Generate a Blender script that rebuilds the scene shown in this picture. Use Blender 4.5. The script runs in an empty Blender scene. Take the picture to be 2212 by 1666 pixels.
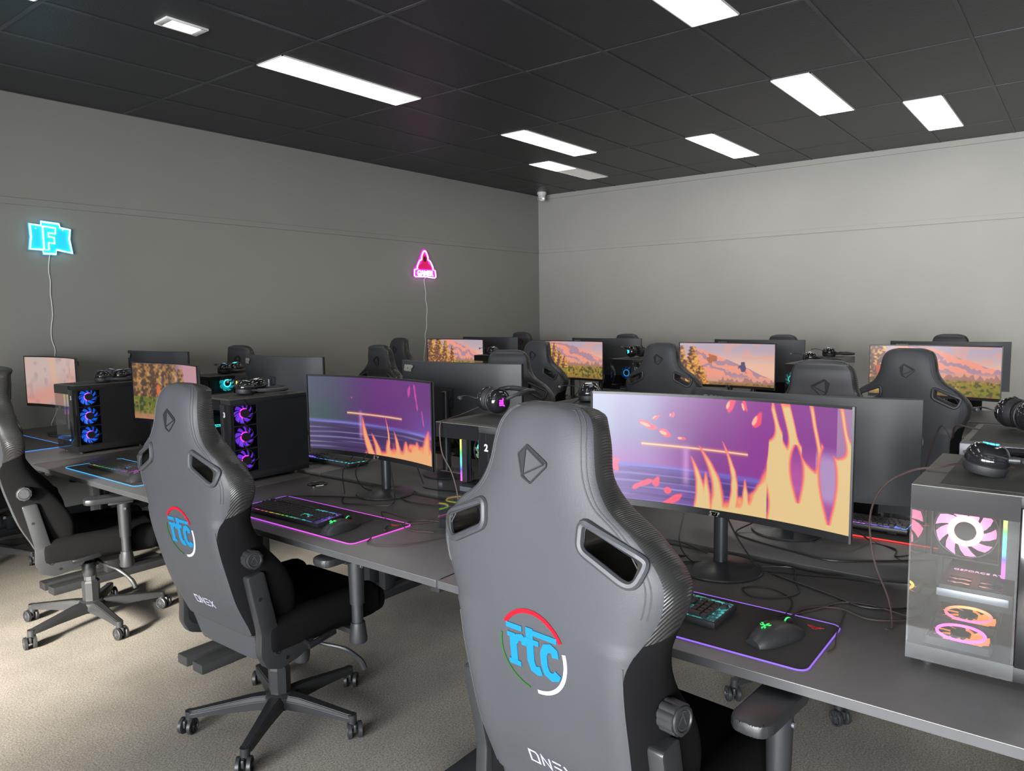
import bpy, bmesh, math, random
import numpy as np
from mathutils import Vector, Matrix
from mathutils.bvhtree import BVHTree
random.seed(7); np.random.seed(7)
PI = math.pi
SC = bpy.context.scene
COL = SC.collection

# ------------------------------------------------------------------ camera
cam_d = bpy.data.cameras.new('camera'); cam = bpy.data.objects.new('camera', cam_d); COL.objects.link(cam)
cam_d.sensor_width = 36.0; cam_d.lens = 1605.15/2212*36.0; cam_d.clip_start = 0.02
_y, _p, _r = math.radians(37.938), math.radians(5.474), math.radians(-0.803)
fw = Vector((math.cos(_p)*math.cos(_y), math.cos(_p)*math.sin(_y), -math.sin(_p)))
rt = fw.cross(Vector((0, 0, 1))).normalized(); up = rt.cross(fw)
c_, s_ = math.cos(_r), math.sin(_r)
rt, up = c_*rt + s_*up, -s_*rt + c_*up
m = Matrix((rt, up, -fw)).transposed().to_4x4(); m.translation = (0, 0, 1.55)
cam.matrix_world = m
SC.camera = cam

# ------------------------------------------------------------------ light and exposure
SC.view_settings.view_transform = 'Standard'; SC.view_settings.look = 'None'
SC.view_settings.exposure = 0.0; SC.view_settings.gamma = 1.0; SC.view_settings.use_curve_mapping = False
w = bpy.data.worlds.new('daylight'); SC.world = w; w.use_nodes = True
bg = w.node_tree.nodes['Background']; bg.inputs[0].default_value = (0.75, 0.87, 1.0, 1); bg.inputs[1].default_value = 1.0
SC.cycles.max_bounces = 8; SC.cycles.transparent_max_bounces = 16; SC.cycles.caustics_reflective = False; SC.cycles.caustics_refractive = False
SC.cycles.sample_clamp_indirect = 4.0

X0, X1, Y0, Y1, CZ = -4.0, 8.75, -6.0, 6.3, 3.216      # room: left wall y=Y1, back wall x=X1
DESK = 0.75
WIN = [(-4.6, -2.4), (-2.1, 0.1), (0.4, 2.6)]            # window bays in the street wall behind the camera

def area(name, loc, rot, sx, sy, power, col, spread=125):
    l = bpy.data.lights.new(name, 'AREA'); l.shape = 'RECTANGLE'; l.size = sx; l.size_y = sy
    l.energy = power; l.color = col
    l.spread = math.radians(spread)
    o = bpy.data.objects.new(name, l); COL.objects.link(o); o.location = loc; o.rotation_euler = rot
    return o
for a, b in WIN:
    area('window_daylight', (X0+0.02, (a+b)/2, 1.35), (PI/2, 0, -PI/2), b-a-0.08, 2.3, 300, (0.95, 0.975, 1.0))
area('low_sun_through_window', (X0+0.05, 1.9, 1.9), (Vector((5.2, 2.05, -1.95))).to_track_quat('-Z', 'Z').to_euler(), 0.9, .9, 64, (1.0, 0.93, 0.80), 22)
area('low_sun_near_window', (X0+0.05, -0.6, 2.1), (Vector((3.0, 1.0, -2.1))).to_track_quat('-Z', 'Z').to_euler(), 1.2, .8, 240, (0.90, 0.95, 1.0), 20)

# ------------------------------------------------------------------ helpers
def s2l(c):
    c = c/255.0
    return c/12.92 if c <= 0.04045 else ((c+0.055)/1.055)**2.4
def rgb(r, g, b): return (s2l(r), s2l(g), s2l(b), 1.0)

def mat(name, col, rough=0.5, metal=0.0, noise=None, bump=None, emit=None, estr=0.0, coat=0.0, spec=0.5):
    m = bpy.data.materials.new(name); m.use_nodes = True
    nt = m.node_tree; b = nt.nodes['Principled BSDF']
    b.inputs['Base Color'].default_value = col; b.inputs['Roughness'].default_value = rough
    b.inputs['Metallic'].default_value = metal; b.inputs['Coat Weight'].default_value = coat
    b.inputs['Specular IOR Level'].default_value = spec
    if emit:
        b.inputs['Emission Color'].default_value = emit; b.inputs['Emission Strength'].default_value = estr
    tc = nt.nodes.new('ShaderNodeTexCoord')
    if noise:
        n = nt.nodes.new('ShaderNodeTexNoise'); n.inputs['Scale'].default_value = noise[0]; n.inputs['Detail'].default_value = 5
        nt.links.new(tc.outputs['Object'], n.inputs['Vector'])
        r = nt.nodes.new('ShaderNodeValToRGB')
        a = noise[1]
        r.color_ramp.elements[0].position = 0.3; r.color_ramp.elements[1].position = 0.7
        r.color_ramp.elements[0].color = tuple(c*(1-a) for c in col[:3])+(1,)
        r.color_ramp.elements[1].color = tuple(min(1, c*(1+a)) for c in col[:3])+(1,)
        nt.links.new(n.outputs['Fac'], r.inputs['Fac']); nt.links.new(r.outputs['Color'], b.inputs['Base Color'])
    if bump:
        n = nt.nodes.new('ShaderNodeTexNoise'); n.inputs['Scale'].default_value = bump[0]; n.inputs['Detail'].default_value = 3
        nt.links.new(tc.outputs['Object'], n.inputs['Vector'])
        bp = nt.nodes.new('ShaderNodeBump'); bp.inputs['Strength'].default_value = bump[1]; bp.inputs['Distance'].default_value = 0.004
        nt.links.new(n.outputs['Fac'], bp.inputs['Height']); nt.links.new(bp.outputs['Normal'], b.inputs['Normal'])
    return m

def emat(name, col, strength):
    m = mat(name, (0.02, 0.02, 0.02, 1), 0.5, emit=col, estr=strength); return m

def glass(name, tint=(1, 1, 1, 1), fres=1.5, extra=0.0):
    m = bpy.data.materials.new(name); m.use_nodes = True; nt = m.node_tree; nt.nodes.clear()
    o = nt.nodes.new('ShaderNodeOutputMaterial'); mx = nt.nodes.new('ShaderNodeMixShader')
    t = nt.nodes.new('ShaderNodeBsdfTransparent'); t.inputs[0].default_value = tint
    g = nt.nodes.new('ShaderNodeBsdfGlossy'); g.inputs['Roughness'].default_value = 0.02
    f = nt.nodes.new('ShaderNodeFresnel'); f.inputs[0].default_value = fres
    ge = nt.nodes.new('ShaderNodeNewGeometry'); sb = nt.nodes.new('ShaderNodeMath'); sb.operation = 'SUBTRACT'; sb.inputs[0].default_value = 1; nt.links.new(ge.outputs['Backfacing'], sb.inputs[1])
    ml = nt.nodes.new('ShaderNodeMath'); ml.operation = 'MULTIPLY'
    ad = nt.nodes.new('ShaderNodeMath'); ad.operation = 'ADD'; ad.inputs[1].default_value = extra; ad.use_clamp = True
    nt.links.new(f.outputs[0], ad.inputs[0]); nt.links.new(ad.outputs[0], ml.inputs[0]); nt.links.new(sb.outputs[0], ml.inputs[1]); nt.links.new(ml.outputs[0], mx.inputs[0])
    nt.links.new(t.outputs[0], mx.inputs[1]); nt.links.new(g.outputs[0], mx.inputs[2]); nt.links.new(mx.outputs[0], o.inputs[0])
    return m

def obj(name, bm, mats, parent=None, smooth=True, loc=None, angle=40):
    me = bpy.data.meshes.new(name); bm.to_mesh(me); bm.free()
    if not isinstance(mats, (list, tuple)): mats = [mats]
    for x in mats: me.materials.append(x)
    if smooth:
        for p in me.polygons: p.use_smooth = True
        try: me.set_sharp_from_angle(angle=math.radians(angle))
        except Exception: pass
    o = bpy.data.objects.new(name, me); COL.objects.link(o)
    if parent: o.parent = parent
    if loc: o.location = loc
    return o
def tag(o, label=None, cat=None, group=None, kind=None):
    if label: o['label'] = label
    if cat: o['category'] = cat
    if group: o['group'] = group
    if kind: o['kind'] = kind
    return o
def thing(name, label, cat, loc=(0, 0, 0), rz=0, group=None):
    o = bpy.data.objects.new(name, None); COL.objects.link(o); o.location = loc; o.rotation_euler = (0, 0, rz)
    o.empty_display_size = 0.1
    return tag(o, label, cat, group)
def copy_tree(o, parent=None, top=True):
    c = o.copy(); COL.objects.link(c)
    if not top: c.parent = parent
    for ch in list(o.children): copy_tree(ch, c, False)
    return c
def B(): return bmesh.new()
def merge(bm, t, M=None, mi=0):
    if M is not None: bmesh.ops.transform(t, matrix=M, verts=t.verts)
    for f in t.faces: f.material_index = mi
    me = bpy.data.meshes.new('t'); t.to_mesh(me); t.free(); bm.from_mesh(me); bpy.data.meshes.remove(me)
def T(*v): return Matrix.Translation(v)
def R(a, ax): return Matrix.Rotation(a, 4, ax)
def box(bm, c, s, bev=0.0, seg=2, M=None, mi=0):
    t = bmesh.new(); bmesh.ops.create_cube(t, size=1.0); bmesh.ops.scale(t, vec=s, verts=t.verts)
    if bev > 0: bmesh.ops.bevel(t, geom=list(t.edges), offset=bev, segments=seg, affect='EDGES', profile=0.5)
    MM = Matrix.Translation(c)
    if M is not None: MM = MM @ M
    merge(bm, t, MM, mi)
def bb(bm, a, b, bev=0.0, mi=0, seg=2):      # box from two corners
    box(bm, [(a[i]+b[i])/2 for i in range(3)], [abs(b[i]-a[i]) for i in range(3)], bev, seg, None, mi)
def cyl(bm, p0, p1, r0, r1=None, n=20, mi=0, caps=True):
    p0 = Vector(p0); p1 = Vector(p1); d = p1-p0
    if r1 is None: r1 = r0
    t = bmesh.new(); bmesh.ops.create_cone(t, cap_ends=caps, segments=n, radius1=r0, radius2=r1, depth=d.length)
    M = Matrix.Translation((p0+p1)/2) @ d.to_track_quat('Z', 'Y').to_matrix().to_4x4()
    merge(bm, t, M, mi)
def smooth_path(pts, k=5):
    P = [Vector(p) for p in pts]; P = [P[0]*2-P[1]] + P + [P[-1]*2-P[-2]]; out = []
    for i in range(1, len(P)-2):
        for j in range(k):
            t = j/k; a, b, c, d = P[i-1:i+3]
            out.append(0.5*((2*b)+(c-a)*t+(2*a-5*b+4*c-d)*t*t+(3*b-a-3*c+d)*t**3))
    out.append(P[-2]); return out
def tube(bm, pts, r, n=8, mi=0, closed=False):
    P = [Vector(p) for p in pts]; N = len(P); rings = []; prev = None
    for i, p in enumerate(P):
        if closed: d = P[(i+1) % N]-P[i-1]
        else: d = P[min(i+1, N-1)]-P[max(i-1, 0)]
        if d.length < 1e-9: d = Vector((0, 0, 1))
        d.normalize()
        if prev is None: a = d.orthogonal().normalized()
        else:
            a = prev-d*prev.dot(d); a = a.normalized() if a.length > 1e-6 else d.orthogonal().normalized()
        prev = a; b = d.cross(a); rr = r[i] if isinstance(r, (list, tuple)) else r
        rings.append([bm.verts.new(p+(a*math.cos(2*PI*k/n)+b*math.sin(2*PI*k/n))*rr) for k in range(n)])
    M_ = N if closed else N-1
    for i in range(M_):
        A, C = rings[i], rings[(i+1) % N]
        for k in range(n):
            f = bm.faces.new((A[k], A[(k+1) % n], C[(k+1) % n], C[k])); f.material_index = mi
    if not closed:
        bm.faces.new(rings[0][::-1]).material_index = mi; bm.faces.new(rings[-1]).material_index = mi
def lathe(bm, prof, n=32, M=None, mi=0):       # profile [(r,z)] about z
    t = bmesh.new(); rings = []
    for r, z in prof:
        if r < 1e-6: rings.append([t.verts.new((0, 0, z))])
        else: rings.append([t.verts.new((r*math.cos(2*PI*k/n), r*math.sin(2*PI*k/n), z)) for k in range(n)])
    for A, C in zip(rings, rings[1:]):
        for k in range(n):
            k2 = (k+1) % n
            if len(A) == 1 and len(C) == 1: break
            if len(A) == 1: t.faces.new((A[0], C[k], C[k2]))
            elif len(C) == 1: t.faces.new((A[k], A[k2], C[0]))
            else: t.faces.new((A[k], A[k2], C[k2], C[k]))
    bmesh.ops.recalc_face_normals(t, faces=t.faces)
    merge(bm, t, M, mi)
def prism(bm, poly, h, M=None, mi=0, bev=0.0):   # 2-D polygon in xy, extruded 0..h in z
    t = bmesh.new(); vs = [t.verts.new((x, y, 0)) for x, y in poly]
    f = t.faces.new(vs); r = bmesh.ops.extrude_face_region(t, geom=[f])
    bmesh.ops.translate(t, vec=(0, 0, h), verts=[v for v in r['geom'] if isinstance(v, bmesh.types.BMVert)])
    bmesh.ops.recalc_face_normals(t, faces=t.faces)
    if bev: bmesh.ops.bevel(t, geom=list(t.edges), offset=bev, segments=2, affect='EDGES', profile=0.5)
    merge(bm, t, M, mi)
def stroke(bm, pts, wd, h, M=None, mi=0):      # flat ribbon with thickness h in z
    P = [Vector((p[0], p[1])) for p in pts]; n = len(P); L = []; Rr = []
    cl = (P[0]-P[-1]).length < 1e-6
    for i, p in enumerate(P):
        if cl: a = P[i-1] if i > 0 else P[-2]; c = P[i+1] if i < n-1 else P[1]
        else: a = P[max(i-1, 0)]; c = P[min(i+1, n-1)]
        d1 = (p-a); d2 = (c-p)
        d1 = d1.normalized() if d1.length > 1e-9 else d2.normalized(); d2 = d2.normalized() if d2.length > 1e-9 else d1
        d = (d1+d2)
        d = d.normalized() if d.length > 1e-6 else d1
        nn = Vector((-d.y, d.x)); k = 1/max(0.5, nn.dot(Vector((-d1.y, d1.x))))
        L.append(p+nn*wd/2*k); Rr.append(p-nn*wd/2*k)
    t = bmesh.new()
    def vv(q, z): return t.verts.new((q.x, q.y, z))
    rings = [(vv(L[i], 0), vv(Rr[i], 0), vv(Rr[i], h), vv(L[i], h)) for i in range(n)]
    for A, C in zip(rings, rings[1:]):
        for k in range(4): t.faces.new((A[k], A[(k+1) % 4], C[(k+1) % 4], C[k]))
    t.faces.new(rings[0]); t.faces.new(rings[-1][::-1])
    bmesh.ops.recalc_face_normals(t, faces=t.faces)
    merge(bm, t, M, mi)
def arc(cx, cy, r, a0, a1, n=16): return [(cx+r*math.cos(math.radians(a0+(a1-a0)*i/n)), cy+r*math.sin(math.radians(a0+(a1-a0)*i/n))) for i in range(n+1)]
def text(bm, s, size, h, M, mi=0, shear=0.0, bold=0.0, space=1.0):
    cu = bpy.data.curves.new('t', 'FONT'); cu.body = s; cu.size = size; cu.extrude = h/2; cu.shear = shear; cu.offset = bold
    cu.align_x = 'CENTER'; cu.align_y = 'CENTER'; cu.space_character = space; cu.resolution_u = 3
    o = bpy.data.objects.new('t', cu); me = bpy.data.meshes.new_from_object(o)
    t = bmesh.new(); t.from_mesh(me); bpy.data.objects.remove(o); bpy.data.curves.remove(cu); bpy.data.meshes.remove(me)
    merge(bm, t, M, mi)
# frame whose local x runs along world -Y, local y along world +Z, local z towards world -X (a face seen from the street side)
def face_front(x, y, z): return Matrix(((0, 0, -1, x), (-1, 0, 0, y), (0, 1, 0, z), (0, 0, 0, 1)))
# same for a face that looks to world -Y : local x = +X, local z = -Y
def face_side(x, y, z): return Matrix(((1, 0, 0, x), (0, 0, -1, y), (0, 1, 0, z), (0, 0, 0, 1)))

# ------------------------------------------------------------------ materials
M = {}
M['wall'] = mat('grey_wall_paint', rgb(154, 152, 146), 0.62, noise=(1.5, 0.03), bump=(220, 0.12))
M['wall_shaded'] = mat('shaded_grey_wall_paint', rgb(128, 128, 122), 0.62, noise=(1.5, 0.03), bump=(220, 0.12))  # same grey paint, darkened: the left wall's shade is put into the colour
M['ceil'] = mat('black_ceiling_tile', rgb(40, 41, 46), 0.42, noise=(14, 0.12), bump=(90, 0.5))
M['tbar'] = mat('black_ceiling_tee', rgb(60, 61, 66), 0.45, noise=(2.3, 0.5))
def floor_mat():
    m = mat('grey_carpet', rgb(120, 115, 106), 0.95); nt = m.node_tree; b = nt.nodes['Principled BSDF']
    tc = nt.nodes.new('ShaderNodeTexCoord'); n1 = nt.nodes.new('ShaderNodeTexNoise'); n2 = nt.nodes.new('ShaderNodeTexNoise')
    n1.inputs['Scale'].default_value = 150; n1.inputs['Detail'].default_value = 8; n1.inputs['Roughness'].default_value = .75; n2.inputs['Scale'].default_value = 2.2; n2.inputs['Detail'].default_value = 6
    for n in (n1, n2): nt.links.new(tc.outputs['Object'], n.inputs['Vector'])
    r1 = nt.nodes.new('ShaderNodeValToRGB'); r1.color_ramp.elements[0].position = 0.32; r1.color_ramp.elements[1].position = 0.62
    r1.color_ramp.elements[0].color = rgb(70, 68, 65); r1.color_ramp.elements[1].color = rgb(162, 155, 144)
    r2 = nt.nodes.new('ShaderNodeValToRGB'); r2.color_ramp.elements[0].position = 0.3; r2.color_ramp.elements[1].position = 0.7
    r2.color_ramp.elements[0].color = (0.66, 0.66, 0.67, 1); r2.color_ramp.elements[1].color = (1, 1, 1, 1)
    mx = nt.nodes.new('ShaderNodeMixRGB'); mx.blend_type = 'MULTIPLY'; mx.inputs[0].default_value = 1
    nt.links.new(n1.outputs['Fac'], r1.inputs[0]); nt.links.new(n2.outputs['Fac'], r2.inputs[0])
    nt.links.new(r1.outputs[0], mx.inputs[1]); nt.links.new(r2.outputs[0], mx.inputs[2]); nt.links.new(mx.outputs[0], b.inputs['Base Color'])
    bp = nt.nodes.new('ShaderNodeBump'); bp.inputs['Strength'].default_value = 0.5; bp.inputs['Distance'].default_value = 0.004
    nt.links.new(n1.outputs['Fac'], bp.inputs['Height']); nt.links.new(bp.outputs['Normal'], b.inputs['Normal'])
    return m
M['floor'] = floor_mat()
M['leather'] = mat('charcoal_leather', rgb(72, 73, 76), 0.52, noise=(60, 0.08), bump=(500, 0.18))
def ribbed():
    m = mat('ribbed_black_vinyl', rgb(50, 50, 50), 0.33); nt = m.node_tree; b = nt.nodes['Principled BSDF']
    tc = nt.nodes.new('ShaderNodeTexCoord'); wv = nt.nodes.new('ShaderNodeTexWave'); wv.bands_direction = 'DIAGONAL'
    wv.inputs['Scale'].default_value = 55; nt.links.new(tc.outputs['Object'], wv.inputs['Vector'])
    bp = nt.nodes.new('ShaderNodeBump'); bp.inputs['Strength'].default_value = 0.35; bp.inputs['Distance'].default_value = 0.002
    nt.links.new(wv.outputs['Fac'], bp.inputs['Height']); nt.links.new(bp.outputs['Normal'], b.inputs['Normal']); return m
M['ribbed'] = ribbed()
M['fabric'] = mat('black_suede', rgb(14, 14, 15), 0.9, noise=(90, 0.2), bump=(400, 0.2), spec=0.08)
M['plastic'] = mat('black_plastic', rgb(36, 37, 39), 0.42, noise=(40, 0.06))
M['bracket'] = mat('satin_black_cover', rgb(36, 37, 39), 0.38, noise=(30, 0.05))
M['frame'] = mat('gunmetal_plastic', rgb(48, 50, 54), 0.5, noise=(30, 0.04))
M['emblem'] = mat('embossed_dark_leather', rgb(30, 30, 33), 0.55, bump=(300, 0.1), spec=0.25)
M['thread'] = mat('grey_thread', rgb(58, 59, 61), 0.6, bump=(900, 0.3))
M['red'] = mat('red_embroidery', rgb(150, 6, 28), 0.6, bump=(900, 0.3), spec=0.15)
M['green'] = mat('green_embroidery', rgb(36, 78, 34), 0.6, bump=(900, 0.3), spec=0.15)
M['white'] = mat('white_embroidery', rgb(160, 160, 175), 0.6, bump=(900, 0.2), spec=0.15)
M['blue'] = mat('blue_embroidery', rgb(16, 100, 140), 0.6, bump=(900, 0.3), spec=0.15)
M['desk'] = mat('black_laminate', rgb(86, 84, 84), 0.36, noise=(3, 0.06), bump=(350, 0.08))
M['deskedge'] = mat('grey_edge_band', rgb(66, 66, 68), 0.35, noise=(20, 0.05))
M['steel'] = mat('black_powder_coat', rgb(38, 39, 41), 0.45, noise=(30, 0.08), spec=0.25)
M['monitor'] = mat('monitor_black_plastic', rgb(40, 41, 44), 0.32, noise=(60, 0.05), bump=(600, 0.03))
M['monback'] = mat('monitor_matte_back', rgb(46, 47, 50), 0.55, noise=(40, 0.04), bump=(500, 0.04))
M['bezel'] = mat('monitor_bezel', rgb(22, 22, 24), 0.4, noise=(30, 0.04))
M['logo'] = mat('silver_lettering', rgb(135, 137, 130), 0.4, noise=(30, 0.03))
M['gloss'] = mat('gloss_black_plastic', rgb(24, 24, 26), 0.12, noise=(30, 0.04), coat=0.3)
M['case'] = mat('case_black_steel', rgb(30, 31, 33), 0.45, noise=(30, 0.06), bump=(400, 0.05), spec=0.25)
M['casetop'] = mat('case_top_grey', rgb(78, 76, 70), 0.5, noise=(40, 0.06))
M['silver'] = mat('brushed_aluminium', rgb(112, 113, 120), 0.38, noise=(60, 0.05), metal=0.5)
M['grille'] = mat('fine_black_mesh', rgb(20, 21, 24), 0.55, noise=(400, 0.4), bump=(700, 0.5), spec=0.25)
M['pcb'] = mat('circuit_board', rgb(34, 30, 36), 0.5, noise=(120, 0.5))
M['key'] = mat('black_keycap', rgb(44, 44, 46), 0.38, noise=(50, 0.05))
M['pad'] = mat('black_cloth_pad', rgb(48, 48, 47), 0.85, noise=(30, 0.06), bump=(900, 0.25))
M['cushion'] = mat('headset_cushion', rgb(26, 26, 28), 0.6, noise=(60, 0.1), bump=(300, 0.1))
M['cable'] = mat('black_cable', rgb(26, 26, 27), 0.45, noise=(300, 0.1))
M['braid'] = mat('brown_braided_cable', rgb(58, 44, 42), 0.6, noise=(500, 0.4), bump=(900, 0.3))
M['whitep'] = mat('white_plastic', rgb(215, 215, 212), 0.4, noise=(30, 0.02))
M['glass'] = glass('case_glass', (0.93, 0.95, 0.95, 1), 1.6, 0.11)
M['glassedge'] = mat('green_glass_edge', rgb(110, 130, 120), 0.2, noise=(30, 0.05))
M['number'] = mat('white_number_sticker', rgb(170, 170, 170), 0.5, noise=(30, 0.02))
M['pane'] = glass('window_pane', (0.97, 0.98, 0.98, 1), 1.45, 0.0)
M['panel'] = emat('light_diffuser', (1.0, 0.97, 0.90, 1), 9.0)
M['dim'] = emat('unlit_half_diffuser', (1.0, 0.97, 0.90, 1), 0.35)
M['warm'] = emat('warm_downlight_lens', (1.0, 0.9, 0.72, 1), 14.0)
M['alu'] = mat('window_frame_metal', rgb(70, 72, 74), 0.4, noise=(30, 0.04))

# ------------------------------------------------------------------ room
def struct(name, bm, m, smooth=False): return tag(obj(name, bm, m, smooth=smooth), kind='structure')
b = B(); bb(b, (X0-.2, Y0-.2, -0.12), (X1+.2, Y1+.2, 0)); struct('floor', b, M['floor'])
b = B(); bb(b, (X0-.2, Y0-.2, CZ), (X1+.2, Y1+.2, CZ+.12)); struct('ceiling', b, M['ceil'])
b = B(); bb(b, (X0-.2, Y1, 0), (X1+.2, Y1+.15, CZ)); struct('wall_left', b, M['wall_shaded'])
b = B(); bb(b, (X1, Y0, 0), (X1+.15, Y1, CZ)); struct('wall_back', b, M['wall'])
b = B(); bb(b, (X0-.2, Y0-.15, 0), (X1+.2, Y0, CZ)); struct('wall_right', b, M['wall'])
b = B()
ys = [Y0] + [v for a in WIN for v in a] + [Y1]
for i in range(0, len(ys), 2): bb(b, (X0-.15, ys[i], 0), (X0, ys[i+1], CZ))
for a, c in WIN:
    bb(b, (X0-.15, a, 0), (X0, c, 0.2)); bb(b, (X0-.15, a, 2.5), (X0, c, CZ))
struct('wall_front', b, M['wall'])
for k, (a, c) in enumerate(WIN):
    b = B()
    for y in (a+.025, (a+c)/2, c-.025): bb(b, (X0-.1, y-.025, .2), (X0-.05, y+.025, 2.5))
    for z in (.225, 2.475): bb(b, (X0-.1, a, z-.025), (X0-.05, c, z+.025))
    bb(b, (X0-.078, a+.05, .25), (X0-.072, c-.05, 2.45), mi=1)
    struct('window_%d' % (k+1), b, [M['alu'], M['pane']])
HR = 2.407
b = B(); bb(b, (X0, Y1-.012, HR), (X1, Y1, HR+.05), .003); struct('trim_1', b, M['wall_shaded'])
b = B(); bb(b, (X1-.012, Y0, HR), (X1, Y1-.012, HR+.05), .003); struct('trim_2', b, M['wall'])
b = B(); bb(b, (X1-.02, Y0, CZ-.06), (X1, Y1, CZ), .004); struct('trim_3', b, M['wall'])
GX = [2.99+1.28*k for k in range(-5, 5)]; GY = [1.296+.625*k for k in range(-11, 9)]
b = B()
for x in GX: bb(b, (x-.012, Y0, CZ-.003), (x+.012, Y1, CZ+.001))
for y in GY: bb(b, (X0, y-.012, CZ-.004), (X1, y+.012, CZ+.001))
struct('trim_4', b, M['tbar'])
b = B(); bb(b, (X0, Y1-.012, 0), (X1, Y1, .09), .003); struct('baseboard_left', b, M['steel'])
b = B(); bb(b, (X1-.012, Y0, 0), (X1, Y1-.012, .09), .003); struct('baseboard_back', b, M['steel'])

# ceiling panels: (x of near end, y of high side, label)
LP = [(2.99, 4.437, 'long ceiling light panel nearest the small downlight'),
      (5.547, 4.424, 'middle ceiling panel left of the camera dome, bright along its full length'),
      (6.822, 5.045, 'half-lit ceiling panel in the far corner above the security camera'),
      (2.988, 1.934, 'ceiling panel cut off by the top edge of the picture'),
      (5.572, 1.934, 'large ceiling panel second from the right, over the middle rows'),
      (6.826, 1.296, 'rightmost ceiling panel, close to the back wall'),
      (6.818, 3.176, 'ceiling panel between the corner pair and the two on the right'),
      (0.43, 4.437, 'ceiling panel outside the picture, up and to the left of the camera'), (0.43, 1.934, 'ceiling panel outside the picture, straight above the camera'), (-2.1, 1.934, 'ceiling panel outside the picture, behind the camera near the windows'),
      (2.988, -.566, 'ceiling panel outside the picture, to the right above the first two rows'), (5.572, -.566, 'ceiling panel outside the picture, to the right above the last rows'), (-2.1, 4.437, 'ceiling panel outside the picture, in the front left corner by the windows')]
def panel_light(x, y, label):
    t = thing('ceiling_light', label, 'ceiling light', (x, y, CZ), 0, 'recessed ceiling panels')
    L, Wd = 1.255, .29
    f = B()
    for a, c in (((0, 0), (L, -.008)), ((0, -Wd+.008), (L, -Wd)), ((0, 0), (.008, -Wd)), ((L-.008, 0), (L, -Wd))):
        bb(f, (a[0], a[1], -.008), (c[0], c[1], 0))
    obj('light_frame', f, M['whitep'], t, smooth=False)
    d = B(); bb(d, (.008, -.008, -.005), (L-.008, -Wd+.008, -.001)); o = obj('diffuser', d, M['panel'], t, smooth=False)
    if label and label.startswith('half-lit'):
        d = B(); bb(d, (.55, -.0085, -.0056), (L-.0085, -Wd+.0085, -.005)); obj('dim_end', d, M['dim'], t, smooth=False)
    return t
for a in LP: panel_light(*a)
t = thing('downlight', 'small square warm ceiling downlight near the top left', 'ceiling light', (2.343, 4.177, CZ), math.radians(0))
b = B()
for a, c in (((-.125, -.07), (.125, -.055)), ((-.125, .055), (.125, .07)), ((-.125, -.055), (-.085, .055)), ((.085, -.055), (.125, .055))): bb(b, a+(-.012,), c+(0,), .002)
obj('light_frame', b, M['whitep'], t); b = B(); bb(b, (-.085, -.055, -.006), (.085, .055, -.001)); obj('lens', b, M['warm'], t, smooth=False)

# security camera in the corner
t = thing('security_camera', 'white turret security camera in the ceiling corner', 'camera', (8.50, 6.06, CZ))
b = B(); lathe(b, [(0, 0), (.062, 0), (.064, -.012), (.062, -.03), (.052, -.036), (.05, -.05), (.048, -.075), (.03, -.09), (0, -.095)], 32); obj('mount', b, M['whitep'], t)
b = B(); lathe(b, [(.0, -.045), (.03, -.04), (.043, -.02), (.045, 0), (.043, .02), (.03, .04), (0, .045)], 28, T(-.02, -.02, -.085)); obj('eyeball', b, M['whitep'], t)
d = Vector((-8.5, -6.06, -1.5)).normalized(); s = Vector((d.y, -d.x, 0)).normalized(); c0 = Vector((-.02, -.02, -.09))
b = B(); cyl(b, c0+d*.036-s*.016, c0+d*.047-s*.016, .012); obj('lens', b, M['gloss'], t)
b = B(); tube(b, [c0+d*.043+s*.018+(s*math.cos(k*PI/8)+s.cross(d)*math.sin(k*PI/8))*.009 for k in range(16)], .0022, 6, closed=True); obj('infrared_ring', b, M['gloss'], t)
# ------------------------------------------------------------------ desks
def desk(x, y, rows, label, group, leg=True):     # x = near edge, y = low side; 1.567 wide
    Wd, D = 1.56, 0.725
    t = thing('desk', label, 'desk', (x, y, 0), 0, group)
    b = B(); bb(b, (0, .002, DESK-.024), (D, Wd, DESK), .002); bb(b, (-.0012, .004, DESK-.022), (.0, Wd-.002, DESK-.002), 0, 1)
    bb(b, (.02, .0005, DESK-.022), (D-.02, .002, DESK-.002), 0, 1); obj('desktop', b, [M['desk'], M['deskedge']], t)
    for yy in (.03, Wd-.09):
        b = B()
        bb(b, (.33, yy, .045), (.405, yy+.05, DESK-.065), .003)
        bb(b, (.03, yy-.015, 0.0), (D-.02, yy+.065, .045), .006)
        bb(b, (.05, yy+.005, DESK-.065), (D-.05, yy+.045, DESK-.0245), .003)
        obj('leg', b, M['steel'], t)
    b = B(); bb(b, (.34, .08, DESK-.06), (.37, Wd-.09, DESK-.028), .002); bb(b, (.40, .08, DESK-.06), (.43, Wd-.09, DESK-.028), .002); obj('crossbar', b, M['steel'], t)
    return t
SE = [1.534+1.567*(k-1) for k in range(4)]       # low y side of the desks of a row
dn = [['black desk under the big purple flame monitor in the foreground', 'black desk with the round cable grommet, second from the foreground',
       'black desk carrying the blue-lit computer and golden forest screen', 'black desk against the left wall at the end of the front row'],
      ['desk behind the big purple monitor, back to back with it', 'desk behind the second monitor, carrying the bigger maker lettering', 'desk behind the golden forest monitor in the second row', 'desk by the left wall in the second row'],
      ['desk under the orange desert screen at the far right', 'third-row desk under the sky and rock landscape screen', 'third-row desk under the mountain forest screen', 'third-row desk by the left wall below the pink sign'],
      ['last-row desk at the far right by the back wall', 'last-row desk behind the landscape screen', 'last-row desk behind the mountain forest screen', 'last-row desk in the corner under the camera']]
for r, x in enumerate((1.578, 2.362, 5.30, 6.09)):
    for k in range(4):
        y = SE[k] - (0.30 if r > 1 else 0)
        desk(x, y, r, dn[r][k], 'desks of the %s row' % ('first', 'second', 'third', 'last')[r])
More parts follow.
